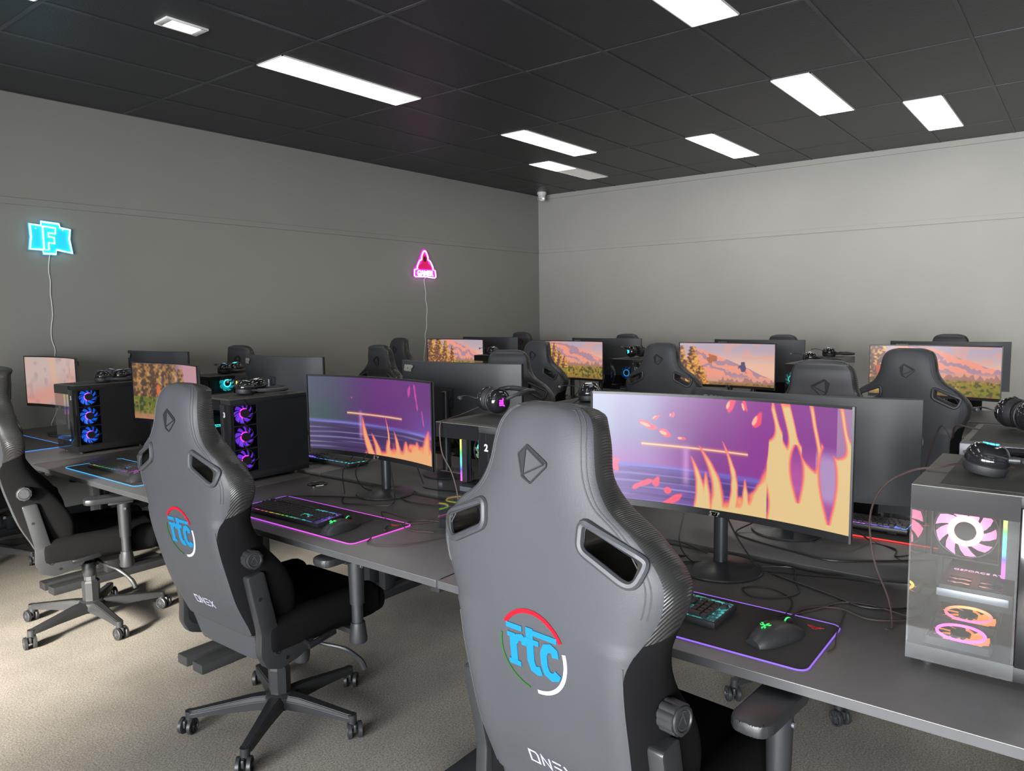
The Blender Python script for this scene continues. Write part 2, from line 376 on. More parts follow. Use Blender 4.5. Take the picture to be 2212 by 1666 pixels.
t = thing('cable_grommet', 'round black cable grommet in the desk behind the rgb keyboard', 'grommet', (2.19, 2.90, DESK))
b = B(); lathe(b, [(0, .002), (.042, .002), (.046, .0035), (.05, .002), (.05, 0)], 40); obj('cap', b, M['gloss'], t)
b = B(); bb(b, (-.03, -.008, .002), (.0, .008, .0035), .001); obj('slot', b, M['bezel'], t)

# ------------------------------------------------------------------ gaming chair
KT = [  # z, rear x, half width, flat half width, side x, bolster x, bolster front x, inner x, centre thickness
 (.375, -.212, .190, .160, .03, .07, .08, .085, .085), (.39, -.215, .197, .170, .03, .08, .09, .09, .09), (.44, -.225, .205, .185, .03, .10, .11, .10, .10), (.468, -.232, .208, .188, .03, .12, .13, .11, .10),
 (.474, -.240, .213, .196, .045, .13, .15, .12, .10), (.50, -.250, .225, .200, .05, .15, .17, .12, .10), (.60, -.295, .243, .203, .07, .19, .215, .12, .09),
 (.70, -.325, .252, .206, .08, .175, .20, .12, .09), (.80, -.350, .250, .208, .065, .125, .15, .10, .09), (.88, -.362, .260, .212, .055, .10, .122, .09, .09),
 (.94, -.367, .280, .224, .05, .10, .118, .09, .09), (.985, -.370, .297, .236, .048, .108, .122, .09, .09), (1.025, -.372, .300, .238, .045, .108, .120, .09, .09), (1.065, -.374, .280, .222, .04, .10, .110, .09, .09),
 (1.11, -.375, .236, .185, .03, .09, .10, .09, .09), (1.15, -.375, .178, .148, .03, .085, .10, .095, .095), (1.20, -.373, .147, .122, .03, .07, .085, .09, .095),
 (1.26, -.368, .135, .110, .03, .07, .083, .092, .097), (1.295, -.360, .126, .100, .03, .064, .075, .085, .09), (1.318, -.350, .108, .082, .03, .065, .075, .085, .088),
 (1.33, -.338, .082, .055, .022, .045, .05, .06, .065), (1.335, -.325, .055, .035, .012, .022, .025, .028, .03)]
def kt(z):
    K = KT
    if z <= K[0][0]: return K[0]
    for i in range(len(K)-1):
        if z <= K[i+1][0]:
            t = (z-K[i][0])/(K[i+1][0]-K[i][0])
            if K[i+1][0]-K[i][0] > .012:
                p0 = K[max(i-1, 0)]; p1 = K[i]; p2 = K[i+1]; p3 = K[min(i+2, len(K)-1)]; out = []
                for j in range(9):
                    h = p2[0]-p1[0]
                    m1 = (p2[j]-p0[j])/max(1e-6, p2[0]-p0[0])*h; m2 = (p3[j]-p1[j])/max(1e-6, p3[0]-p1[0])*h
                    if z < .48: m1 = m2 = p2[j]-p1[j]
                    out.append((2*t**3-3*t*t+1)*p1[j]+(t**3-2*t*t+t)*m1+(-2*t**3+3*t*t)*p2[j]+(t**3-t*t)*m2)
                return out
            return [K[i][j]*(1-t)+K[i+1][j]*t for j in range(9)]
    return K[-1]
HOLE = [(.136, 1.119), (.133, 1.071), (.222, 1.029), (.238, 1.034), (.251, 1.064), (.246, 1.074)]
def offset_poly(P, d):
    cx = sum(p[0] for p in P)/len(P); cy = sum(p[1] for p in P)/len(P)
    return [((p[0]-cx)*(1+d/.055)+cx, (p[1]-cy)*(1+d/.042)+cy) for p in P]
def round_poly(P, r, k=5):
    out = []; n = len(P)
    for i in range(n):
        a, p, c = Vector(P[i-1]), Vector(P[i]), Vector(P[(i+1) % n])
        d1 = min(r, (a-p).length*.45); d2 = min(r, (c-p).length*.45)
        q1 = p+(a-p).normalized()*d1; q2 = p+(c-p).normalized()*d2
        for j in range(k+1):
            t = j/k; out.append(tuple(q1*(1-t)**2+p*2*t*(1-t)+q2*t*t))
    return out
def sst(a, b, x): t = min(1, max(0, (x-a)/(b-a))); return t*t*(3-2*t)
def cover_mat():
    m = mat('chair_cover', rgb(72, 73, 76), .5); nt = m.node_tree; out = nt.nodes['Material Output']; b0 = nt.nodes['Principled BSDF']
    tc = nt.nodes['Texture Coordinate']; at = nt.nodes.new('ShaderNodeVertexColor'); at.layer_name = 'zone'; sp = nt.nodes.new('ShaderNodeSeparateColor'); nt.links.new(at.outputs['Color'], sp.inputs[0])
    def shader(col, rough, tex, sc, stv):
        b = nt.nodes.new('ShaderNodeBsdfPrincipled'); b.inputs['Base Color'].default_value = col; b.inputs['Roughness'].default_value = rough
        if tex == 'w':
            n = nt.nodes.new('ShaderNodeTexWave'); n.bands_direction = 'Z'; n.inputs['Distortion'].default_value = 0
            mp = nt.nodes.new('ShaderNodeMapping'); mp.inputs['Rotation'].default_value = (.9, .0, 0); nt.links.new(tc.outputs['Object'], mp.inputs[0]); nt.links.new(mp.outputs[0], n.inputs['Vector'])
        else: n = nt.nodes.new('ShaderNodeTexNoise'); nt.links.new(tc.outputs['Object'], n.inputs['Vector'])
        n.inputs['Scale'].default_value = sc; bp = nt.nodes.new('ShaderNodeBump'); bp.inputs['Strength'].default_value = stv; bp.inputs['Distance'].default_value = .003
        nt.links.new(n.outputs['Fac'], bp.inputs['Height']); nt.links.new(bp.outputs['Normal'], b.inputs['Normal']); return b
    L = shader(rgb(54, 55, 59), .56, 'n', 450, .15); L.inputs['Specular IOR Level'].default_value = .4; Wv = shader(rgb(40, 40, 40), .33, 'w', 75, .45); F = shader(rgb(15, 15, 16), .92, 'n', 500, .3); F.inputs['Specular IOR Level'].default_value = .08
    def gt(src):
        g = nt.nodes.new('ShaderNodeMath'); g.operation = 'GREATER_THAN'; g.inputs[1].default_value = .5; nt.links.new(src, g.inputs[0]); return g.outputs[0]
    m1 = nt.nodes.new('ShaderNodeMixShader'); nt.links.new(gt(sp.outputs[1]), m1.inputs[0]); nt.links.new(F.outputs[0], m1.inputs[1]); nt.links.new(Wv.outputs[0], m1.inputs[2])
    m2 = nt.nodes.new('ShaderNodeMixShader'); nt.links.new(gt(sp.outputs[0]), m2.inputs[0]); nt.links.new(m1.outputs[0], m2.inputs[1]); nt.links.new(L.outputs[0], m2.inputs[2])
    nt.links.new(m2.outputs[0], out.inputs['Surface']); nt.nodes.remove(b0); return m
M['cover'] = cover_mat()
def back_shell():
    bm = B(); ly = bm.verts.layers.float_color.new('zone')
    zs = sorted(set([round(.375+.0125*i, 4) for i in range(77)]+[.468, .474, 1.318, 1.326, 1.331, 1.335]))
    rings = []
    for z in zs:
        zz, xr, w, wr, s3, s4, s5, s6, Tk = kt(z)
        P = [(0, 0), (wr*.6, .0), (wr, .004 if z < .9 else .010), (w*.985, s3), (w, s4), (w*.88, s5), (w*.55, s6), (0, Tk)]
        P = [(-P[1][0], P[1][1])] + P + [(-P[6][0], P[6][1])]
        half = []
        for i in range(1, len(P)-2):
            for j in range(4):
                t = j/4; q = []
                for k in (0, 1):
                    a, b_, c, d = (P[i-1][k], P[i][k], P[i+1][k], P[i+2][k])
                    q.append(0.5*((2*b_)+(c-a)*t+(2*a-5*b_+4*c-d)*t*t+(3*b_-a-3*c+d)*t**3))
                half.append(q)
        half.append([P[8][0], P[8][1]])      # 29 points
        loop = [(xr+q[1], -q[0]) for q in half] + [(xr+q[1], q[0]) for q in half[-2:0:-1]]
        rings.append([bm.verts.new((x, y, z)) for x, y in loop])
    n = len(rings[0])
    for a, (A, C) in enumerate(zip(rings, rings[1:])):
        z = (zs[a]+zs[a+1])/2
        for k in range(n):
            f = bm.faces.new((A[k], C[k], C[(k+1) % n], A[(k+1) % n]))
            h = k if k < 28 else n-1-k       # 0 rear centre .. 27 front centre

    bm.faces.new(rings[0]); bm.faces.new(rings[-1][::-1])
    for a, Rg in enumerate(rings):
        z = zs[a]
        for k, v in enumerate(Rg):
            h = k if k <= 28 else n-k
            lim = 8.3+2.6*sst(.83, .97, z) if z > .474 else 15.0
            cov = 12.0 if z < .80 else 12.0
            ce = 22.5 if z > .97 else 8.0+12.5*max(0, (z-.90)/.07)       # how far the ribbed strip wraps forward
            fr_ = .5+(h-19.6)*.12 if z > .965 else 0
            v[ly] = (min(1, max(0, .5+(lim-h)*.12, fr_)), min(1, max(0, .5+(ce-h)*.12)) if z > .86 else 0.0, 0, 1)
    bmesh.ops.recalc_face_normals(bm, faces=bm.faces)
    o = obj('backrest', bm, [M['cover'], M['bezel']])
    for sg in (1, -1):
        c = B(); pl = round_poly([(sg*p[0], p[1]) for p in HOLE], .012, 4)
        prism(c, pl, .5, Matrix(((0, 0, 1, -.5), (1, 0, 0, 0), (0, 1, 0, 0), (0, 0, 0, 1))))
        k = obj('cut', c, M['bezel']); md = o.modifiers.new('b', 'BOOLEAN'); md.operation = 'DIFFERENCE'; md.object = k; md.solver = 'EXACT'
        dg = bpy.context.evaluated_depsgraph_get(); me = bpy.data.meshes.new_from_object(o.evaluated_get(dg))
        o.modifiers.clear(); o.data = me; bpy.data.objects.remove(k)
    for p in o.data.polygons: p.use_smooth = True
    o.data.set_sharp_from_angle(angle=math.radians(48))
    return o
def project(bm, bvh, off, sgn=1):
    # flat decal (x=0 base, thickness along -x) wrapped on to the rear (sgn=1) or front (-1) of the back
    for v in bm.verts:
        h = bvh.ray_cast(Vector((-sgn*1.0, v.co.y, v.co.z)), Vector((sgn, 0, 0)))
        if h[0] is not None: v.co.x = h[0].x - sgn*(off+v.co.x)
def rearM(cy, cz): # 2-D (x right as seen from behind, y up) -> rear surface coordinates
    return Matrix(((0, 0, 1, 0), (-1, 0, 0, cy), (0, 1, 0, cz), (0, 0, 0, 1)))
def make_chair():
    root = thing('gaming_chair', '-', 'chair')
    back = back_shell(); back.parent = root
    bvh = BVHTree.FromObject(back, bpy.context.evaluated_depsgraph_get())
    for sg in (1, -1):      # vent frames
        b = B(); pl = round_poly([(sg*p[0], p[1]) for p in offset_poly(HOLE, .007)], .018, 5)
        for side in (1, -1):
            pts = []
            for y, z in pl:
                h = bvh.ray_cast(Vector((-side, y+sg*.0, z)), Vector((side, 0, 0))); x = h[0].x if h[0] else -.37
                pts.append((x-side*.002, y, z))
            tube(b, pts, .0085, 8, closed=True)
        obj('vent_frame', b, M['frame'], back)
        b = B(); pl = round_poly([(sg*p[0], p[1]) for p in HOLE], .012, 4)
        vs = [[], []]
        for y, z in pl:
            h = bvh.ray_cast(Vector((-1, y*1.0, z)), Vector((1, 0, 0)))
            vs[0].append(b.verts.new((-.37, y, z))); vs[1].append(b.verts.new((-.275, y, z)))
        for i in range(len(pl)):
            j = (i+1) % len(pl); b.faces.new((vs[0][i], vs[0][j], vs[1][j], vs[1][i]))
        obj('vent_liner', b, M['casetop'], back)
    hexo = [(-.30, .50), (.16, .24)] ; 
    O = [(-.22, .5), (.5, .10), (.5, .0), (-.02, -.5), (-.32, -.36), (-.5, .24)]
    I = [(-.26, .44), (.40, .04), (-.30, -.30)]
    for sgn in (1, -1):
        b = B(); Mx = rearM(0, 1.215) if sgn == 1 else Matrix(((0, 0, 1, 0), (-1, 0, 0, 0), (0, 1, 0, 1.215), (0, 0, 0, 1)))
        S = .074
        for i in range(6):
            stroke(b, [(O[i][0]*S, O[i][1]*S), (O[(i+1) % 6][0]*S, O[(i+1) % 6][1]*S)], .0035, .002, Mx)
        for i in range(3):
            stroke(b, [(I[i][0]*S, I[i][1]*S), (I[(i+1) % 3][0]*S, I[(i+1) % 3][1]*S)], .003, .002, Mx)
        for tri in ((O[0], O[1], I[1], I[0]), (O[3], O[4], I[2]), (O[5], I[0], I[2], O[4])):
            prism(b, [(p[0]*S, p[1]*S) for p in tri], .0012, Mx)
        project(b, bvh, .0004, sgn); obj('emblem', b, M['emblem'], back, smooth=False)
    # piping and seams
    def seam(k, z0, z1, off, r=.0013):
        for sg in (1, -1):
            b = B(); pts = []
            z = z0
            while z <= z1:
                q = kt(z); y = sg*(q[3]*(1 if k == 0 else 1.0)+off(z)); h = bvh.ray_cast(Vector((-1, y, z)), Vector((1, 0, 0)))
                if h[0]: pts.append(h[0]+Vector((-.0008, 0, 0)))
                z += .012
            if len(pts) > 2: tube(b, pts, r, 6); obj('seam', b, M['thread'], back)
    seam(0, .48, .87, lambda z: .006*0+.004)
    for dd in (.0, .009):
        b = B(); pts = []
        zz = [.965+.01*i for i in range(37)]
        for sg in (-1, 1):
            for z in (zz if sg < 0 else zz[::-1]):
                q = kt(z); y = sg*(q[2]*(.90)-dd-.004); h = bvh.ray_cast(Vector((-1, y, z)), Vector((1, 0, 0)))
                if h[0]: pts.append(h[0]+Vector((-.0006, 0, 0)))
        tube(b, pts, .0013, 5); obj('stitching', b, M['thread'], back)
    # round embroidered badge: r t c
    RZ = .832; Rr = .085
    parts = [('red', [stroke_args for stroke_args in [(arc(0, 0, Rr, 146, 28, 24), .009)]]),
             ('white', [(arc(0, 0, Rr, 14, -88, 24), .0085)]), ('green', [(arc(0, 0, Rr, 166, 258, 24), .004)])]
    for nm, L in parts:
        b = B()
        for pts, wd in L: stroke(b, pts, wd, .0015, rearM(0, RZ))
        project(b, bvh, .0003); obj('badge_arc', b, M[nm], back, smooth=False); 
    S = Rr; b = B(); w_ = .17*S
    def st(pts, k=1.0): stroke(b, [(p[0]*S, p[1]*S) for p in pts], w_*k, .0018, rearM(0, RZ))
    st([(-.80, .50), (-.30, .50)], .8); st([(.02, .50), (.78, .50)], .8)
    st([(-.78, .27), (-.52, .27)], .7); st([(-.60, .30), (-.60, -.42)], 1.3); st([(-.78, -.43), (-.40, -.43)], .8)
    st([(-.55, .12), (-.44, .25), (-.32, .28), (-.24, .20), (-.24, .10)], 1.0)
    st([(-.06, .60), (-.06, -.22), (.0, -.40), (.12, -.44), (.24, -.40)], 1.3); st([(-.22, .27), (.22, .27)], .8)
    st([(.72, .08), (.70, .22), (.58, .28), (.44, .24), (.36, .08), (.36, -.20), (.42, -.38), (.56, -.45), (.70, -.40), (.76, -.30)], 1.2)
    project(b, bvh, .0003); obj('badge_letters', b, M['blue'], back, smooth=False)
    b = B()
    def so(pts): stroke(b, [(p[0]*.028, p[1]*.028) for p in pts], .0042, .0015, rearM(0, .567))
    so([(-2.2, -.5), (-2.2, .5), (-1.55, .5), (-1.35, .3), (-1.35, -.5), (-2.2, -.5)]); so([(-.95, -.5), (-.95, .5), (-.2, -.5), (-.2, .5)])
    so([(.15, .47), (.95, .47)]); so([(.2, 0), (.95, 0)]); so([(.15, -.47), (.95, -.47)]); so([(1.25, .5), (2.1, -.5)]); so([(1.25, -.5), (1.55, -.14)]); so([(1.8, .14), (2.1, .5)])
    project(b, bvh, .0003); obj('lettering', b, M['white'], back, smooth=False)
    # lumbar knob
    def knob(name, p, ax, r, h, parent, n=10):
        b = B(); pl = []
        for k in range(n*6):
            a = 2*PI*k/(n*6); rr = r*(1-.07*(0.5+0.5*math.cos(n*a))**3); pl.append((rr*math.cos(a), rr*math.sin(a)))
        d = Vector(ax).normalized(); Mm = Matrix.Translation(p) @ d.to_track_quat('Z', 'Y').to_matrix().to_4x4()
        prism(b, pl, h, Mm, bev=.0)
        lathe(b, [(r*.86, h), (r*.84, h+.004), (r*.7, h+.005), (r*.66, h+.002), (0, h+.002)], 30, Mm)
        for q in ([(-.4, -.2), (.0, .35), (.3, -.3)], arc(0, 0, .55, 60, 300, 12)): stroke(b, [(x*r, y*r) for x, y in q], .0025, .001, Mm @ T(0, 0, h+.002), 1)
        return obj(name, b, [M['plastic'], M['frame']], parent, angle=30)
    knob('lumbar_knob', (-.262, -.255, .765), (-.15, -1, 0.05), .031, .036, back)
    # side brackets
    for sg in (1, -1):
        b = B(); pl = [(-.280, .705), (-.218, .712), (-.186, .56), (-.175, .505), (-.10, .492), (-.075, .466), (-.045, .452), (-.03, .43), (-.045, .392), (-.09, .368), (-.17, .352), (-.222, .372), (-.245, .42), (-.240, .50)]
        prism(b, round_poly(pl, .012, 3), .036, Matrix(((1, 0, 0, 0), (0, 0, -1, sg*.250+.018), (0, 1, 0, 0), (0, 0, 0, 1))), bev=.004)
        t = obj('side_bracket', b, M['bracket'], root)
        b = B(); h = [(p[0]*.04, p[1]*.045) for p in O]
        Mo = Matrix(((1, 0, 0, -.175), (0, 0, -1, sg*.2685), (0, 1, 0, .432), (0, 0, 0, 1)))
        stroke(b, h+[h[0]], .002, .0015, Mo)
        cyl(b, (-.145, sg*.267, .385), (-.145, sg*.2705, .385), .006); cyl(b, (-.24, sg*.267, .62), (-.24, sg*.2705, .62), .006)
        obj('bracket_mark', b, M['gloss'], t)
    # seat
    b = B()
    box(b, (.045, 0, .452), (.53, .42, .10), .035, 4)
    for sg in (1, -1): box(b, (.035, sg*.225, .462), (.52, .10, .13), .042, 4)
    box(b, (.30, 0, .44), (.085, .50, .10), .038, 4)
    obj('seat', b, M['fabric'], root, angle=60)
    b = B(); bb(b, (-.15, -.20, .385), (.25, .20, .405), .004); bb(b, (-.14, -.24, .38), (-.10, .24, .40), .003); bb(b, (.12, -.31, .375), (.16, .31, .395), .003); obj('seat_pan', b, M['steel'], root)
    b = B(); bb(b, (-.15, -.085, .325), (.13, .085, .375), .012); bb(b, (-.12, -.06, .30), (.03, .06, .335), .012); obj('tilt_mechanism', b, M['plastic'], root)
    b = B(); cyl(b, (.02, -.16, .35), (.02, -.09, .35), .009); 
    lathe(b, [(0, -.06), (.026, -.056), (.03, -.04), (.031, 0), (.027, .012), (0, .012)], 12, T(-.02, -.175, .355)); obj('tension_knob', b, M['plastic'], root)
    b = B(); tube(b, smooth_path([(.03, -.09, .35), (.05, -.20, .345), (.10, -.27, .325), (.145, -.30, .275), (.16, -.31, .235)], 4), [.006]*4+[.007]*4+[.009]*4+[.011]*4+[.010], 8); obj('lift_lever', b, M['plastic'], root)
    b = B(); cyl(b, (-.085, -.29, .425), (-.085, -.325, .425), .009); box(b, (-.04, -.326, .43), (.12, .014, .022), .005, 2, R(math.radians(-8), 'Y')); obj('recline_lever', b, M['gloss'], root)
    # armrests
    for sg in (1, -1):
        b = B(); pl = [(-.125, -.028), (-.10, -.045), (.09, -.048), (.13, -.03), (.135, .0), (.13, .03), (.09, .048), (-.10, .045), (-.125, .028)]
        prism(b, round_poly(pl, .02, 3), .03, T(.085, sg*.315, .682), bev=.008)
        t = obj('armrest', b, M['plastic'], root)
        b = B(); cyl(b, (.13, sg*.315, .50), (.13, sg*.315, .672), .026, .03, 20); bb(b, (.06, sg*.315-.03, .668), (.17, sg*.315+.03, .683), .005)
        cyl(b, (.13, sg*.315, .40), (.13, sg*.315, .50), .021, .021, 20); lathe(b, [(0, 0), (.032, .0), (.034, .01), (.026, .075), (0, .075)], 20, T(.13, sg*.315, .355))
        obj('armrest_post', b, M['plastic'], t)
        b = B(); cyl(b, (.13, sg*.342, .645), (.13, sg*.349, .645), .006); obj('armrest_button', b, M['silver'], t)
    up_parts = list(root.children)
    for o in up_parts: o['lifts'] = 1
    # gas lift and base
    b = B(); lathe(b, [(0, .325), (.029, .325), (.029, .20), (.0, .20)], 8, None); o = obj('gas_cylinder', b, M['frame'], root, angle=20)
    b = B(); lathe(b, [(0, .10), (.040, .10), (.042, .215), (.036, .225), (.0, .225)], 8, None); obj('cylinder_shroud', b, M['bracket'], root, angle=20)
    base = B(); lathe(base, [(0, .062), (.052, .062), (.062, .08), (.06, .112), (.048, .122), (0, .122)], 30)
    base = obj('star_base', base, M['bracket'], root)
    for k in range(5):
        a = math.radians(72*k); b = B(); Mr = R(a, 'Z')
        t = bmesh.new(); q = []
        for x, wd, z0, z1 in ((.035, .034, .066, .118), (.10, .028, .066, .117), (.20, .024, .068, .105), (.31, .021, .066, .092), (.335, .014, .066, .088)):
            q.append([t.verts.new((x, s*wd*(1 if zz < z1 else .62), zz)) for s, zz in ((-1, z0), (1, z0), (1, (z0+z1*2)/3), (1, z1), (-1, z1), (-1, (z0+z1*2)/3))])
        for r_ in q:
            r_[3].co.y = abs(r_[2].co.y)*.66; r_[4].co.y = -r_[3].co.y
        for A, C in zip(q, q[1:]):
            for i in range(6): t.faces.new((A[i], A[(i+1) % 6], C[(i+1) % 6], C[i]))
        t.faces.new(q[0]); t.faces.new(q[-1][::-1]); bmesh.ops.recalc_face_normals(t, faces=t.faces)
        bmesh.ops.bevel(t, geom=[e for e in t.edges if len(e.link_faces) == 2 and e.calc_face_angle(0) > .4], offset=.003, segments=2, affect='EDGES')
        merge(b, t, Mr); cyl(b, Mr @ Vector((.325, 0, .05)), Mr @ Vector((.325, 0, .089)), .017, .017, 16); obj('leg', b, M['bracket'], base, angle=30)
        Mc = Mr @ T(.335, 0, 0) @ R(math.radians((40, -25, 65, 10, -50)[k]), 'Z')
        b = B(); box(b, (0, 0, 0), (.05, .012, .03), .005, 2); bmesh.ops.transform(b, matrix=Mc @ T(0, 0, .045), verts=b.verts)
        cyl(b, Mc @ Vector((0, -.02, .03)), Mc @ Vector((0, .02, .03)), .006); ca = obj('caster', b, M['plastic'], base)
        for sg in (1, -1):
            b = B(); Mw = Mc @ T(0, sg*.016, .030) @ R(-sg*PI/2, 'X')
            lathe(b, [(0, -.006), (.026, -.006), (.0300, -.003), (.0300, .009), (.026, .011), (.023, .010), (.022, .006), (0, .006)], 28, Mw)
            for i in range(8):
                stroke(b, [(.006*math.cos(i*PI/4), .006*math.sin(i*PI/4)), (.022*math.cos(i*PI/4), .022*math.sin(i*PI/4))], .0028, .0025, Mw @ T(0, 0, .006), 1)
            lathe(b, [(0, .0105), (.006, .0100), (.007, .006)], 12, Mw, 1)
            obj('wheel', b, [M['plastic'], M['frame']], ca)
    return root
chair0 = make_chair(); used = [False]
def place_chair(x, y, rz, lift, label, group, star=0, rec=0):
    c = chair0 if not used[0] else copy_tree(chair0)
    used[0] = True
    c.location = (x, y, 0); c.rotation_euler = (0, 0, math.radians(rz)); c['label'] = label; c['group'] = group
    for ch in c.children:
        st = ch.name.split('.')[0]
        ch.location = (0, 0, 0)
        if ch.get('lifts'): ch.location.z = min(lift, 0.004) if st == 'armrest' else lift
        if st == 'backrest':
            a = math.radians(rec); ch.rotation_euler.y = a; px, pz = -.24, .45
            ch.location = (px-(px*math.cos(a)+pz*math.sin(a)), 0, lift+pz-(-px*math.sin(a)+pz*math.cos(a)))
        if st == 'gas_cylinder': ch.location.z = lift
        elif st == 'star_base': ch.rotation_euler.z = math.radians(star-rz)
    return c
G1, G2, G3, G4 = 'gaming chairs facing the front row', 'gaming chairs of the second row', 'gaming chairs of the third row', 'gaming chairs of the last row by the back wall'
# (x, y, heading, lift, label, group, star)
CH = [(1.488, .828, -5, .034, 'big gaming chair in the foreground with round badge, cut off by the bottom edge', G1, 20, 3.2),
 (1.60, 2.40, 0, 0, 'gaming chair with round badge and all five casters in view, left of the foreground one', G1, -2),
 (1.585, 4.0, -16, 0, 'leftmost gaming chair, seen from its side at the picture edge', G1, 52),
 (1.60, 5.55, 10, -.03, 'gaming chair hidden behind the leftmost one, at the wall desk', G1, 10),
 (3.07, .915, 180, .0, 'gaming chair headrest behind the big purple monitor, right of its middle', G2, 10),
 (3.46, 2.81, 205, -.01, 'pale grey-lit gaming chair partly behind the monitor with the large lettering', G2, 30),
 (3.50, 4.27, 172, -.0, 'gaming chair with narrow headrest showing above the second purple monitor', G2, 50),
 (3.21, 5.57, 190, -.01, 'gaming chair headrest beside the monitor back with small lettering, left wall', G2, 15),
 (4.86, .78, 0, .0, 'gaming chair in front of the orange desert screen at the right', G3, 5),
 (5.33, 2.50, 0, -.01, 'gaming chair left of the sky and rock landscape screen', G3, 35),
 (5.38, 3.63, -8, -.01, 'gaming chair left of the mountain forest screen, lit yellow through its vent', G3, 22),
 (5.44, 5.34, -12, -.0, 'farthest gaming chair of the third row, below the pink neon sign', G3, 40),
 (6.88, .93, 180, .0, 'chair top peeking over the rightmost back monitor', G4, 0),
 (6.80, 2.29, 180, -.01, 'chair top peeking over the monitor behind the landscape screen', G4, 20),
 (6.78, 3.94, 180, -.01, 'chair top peeking over the monitor right of the room corner', G4, 40),
 (6.92, 5.47, 180, .0, 'dark chair headrest just left of the room corner', G4, 30)]
chairs = [place_chair(*a) for a in CH]
# ------------------------------------------------------------------ what the screens show (painted as numbers, stored on the screen meshes)
def vnoise(u, v, sx, sy, seed):
    rs = np.random.RandomState(seed); g = rs.rand(int(sy)+3, int(sx)+3)
    x = u*sx; y = v*sy; xi = np.clip(x.astype(int), 0, int(sx)+1); yi = np.clip(y.astype(int), 0, int(sy)+1)
    fx = x-xi; fy = y-yi; fx = fx*fx*(3-2*fx); fy = fy*fy*(3-2*fy)
    return (g[yi, xi]*(1-fx)+g[yi, xi+1]*fx)*(1-fy)+(g[yi+1, xi]*(1-fx)+g[yi+1, xi+1]*fx)*fy
def mixc(I, c, a): a = np.clip(a, 0, 1)[..., None]; return I*(1-a)+np.array(c, float)*a
def sst(a, b, x): t = np.clip((x-a)/(b-a), 0, 1); return t*t*(3-2*t)
def flame_img(u, v, late):
    n1 = vnoise(u, v, 9, 5, 1); n2 = vnoise(u, v, 40, 16, 2); I = np.zeros(u.shape+(3,))
    if late:
        I[...] = (138, 146, 182); I = mixc(I, (128, 44, 138), sst(.10, .55, u+.12*n1)); I = mixc(I, (172, 92, 184), sst(.30, .75, v)*(1-sst(.25, .5, u))*.85)
        I = mixc(I, (150, 40, 150), np.exp(-((u-.72)/.2)**2)*.6)
        hz = .66+.04*u
    else:
        I[...] = (70, 74, 98); I = mixc(I, (104, 34, 120), sst(.1, .6, u)*(1-v*.3)); I = mixc(I, (52, 84, 72), (1-sst(.0, .35, u))*sst(.15, .6, v)*.8)
        I = mixc(I, (110, 80, 170), sst(.65, 1, u)*sst(.2, .7, v)*.8); hz = .60+.05*u
    st = sst(hz-.03, hz+.03, v)
    I = mixc(I, (92, 60, 150) if late else (66, 46, 92), st*.85)
    I = mixc(I, (120, 120, 225), np.exp(-((v-hz)/.022)**2)*.75)
    w2 = v-(hz+.06) - .05*(u-.4)**2*3
    sn = np.sin(w2*95+u*4)*.5+.5; sn2 = vnoise(u, v, 3, 60, 5)
    I = mixc(I, (170, 165, 225), st*np.clip(sn*sn2*1.5-.45, 0, 1)*(.8 if late else .75))
    I = mixc(I, (46, 30, 80), st*np.clip(.5-sn2, 0, 1)*1.1*(u > .15))
    # sweeping light streak
    a, b_ = ((.20, .63) if late else (.28, .73)); yv = .455+.03*(u-a)+(0 if late else .02)
    I = mixc(I, (255, 150, 90), np.exp(-((v-yv)/.018)**2)*(u > a)*(u < b_)*.7); I = mixc(I, (255, 235, 190), np.exp(-((v-yv)/.006)**2)*(u > a)*(u < b_))
    # vague bright column of light where the streak crosses
    I = mixc(I, (225, 170, 225), np.exp(-((u-.385)/.014)**2)*sst(.40, .5, v)*(1-sst(.75, .86, v))*.6)
    def blob(cx, cy, rx, ry, rot, c, k=1.0):
        nonlocal I
        x = (u-cx)*2.3; y = v-cy; xr = x*math.cos(rot)+y*math.sin(rot); yr = -x*math.sin(rot)+y*math.cos(rot)
        d = np.sqrt((xr/rx)**2+(yr/ry)**2)+(n2-.5)*.9; I = mixc(I, c, (1-sst(.7, 1.05, d))*k)
    if late:
        for a in [(.225, .27, .10, .03, .3), (.30, .34, .07, .03, .35), (.265, .2, .05, .012, -.7), (.33, .17, .02, .05, .3), (.04, .62, .20, .05, .1), (.09, .70, .05, .03, .9),
                  (.21, .84, .14, .028, -.45), (.26, .82, .04, .06, .3), (.34, .95, .12, .03, -.6), (.31, .88, .03, .03, 0), (.56, .05, .03, .08, .3), (.62, .06, .02, .07, -.3), (.665, .16, .03, .09, .4), (.37, .38, .04, .015, 0)]:
            blob(*a, (250, 70, 110))
            if a[1] < .4: blob(a[0]-.01, a[1], a[2]*.5, a[3]*.5, a[4], (255, 180, 150))
    else:
        for a in [(.32, .27, .02, .02, 0), (.80, .12, .03, .09, .2), (.86, .2, .02, .16, -.2), (.92, .45, .012, .12, -.2)]: blob(*a, (225, 70, 170), .8)
    # flame tongues : (x at top, x at bottom, top, bottom, width, curl)
    TG = ([(.437, .505, .43, 1.05, .032, .035), (.53, .565, .37, 1.02, .020, .03), (.62, .625, .68, 1.0, .020, .0), (.405, .44, .53, 1.05, .028, .02), (.465, .47, .66, 1.1, .03, .0)] if late else
          [(.40, .50, .52, 1.12, .035, -.02), (.47, .53, .72, 1.15, .04, .02), (.585, .60, .48, 1.0, .012, .02), (.60, .62, .78, 1.15, .05, 0), (.66, .68, .66, 1.1, .03, .02), (.76, .77, .76, 1.15, .07, 0), (.86, .88, .74, 1.15, .08, 0), (.97, .96, .58, 1.15, .08, -.02)])
    f = np.full(u.shape, -9.0)
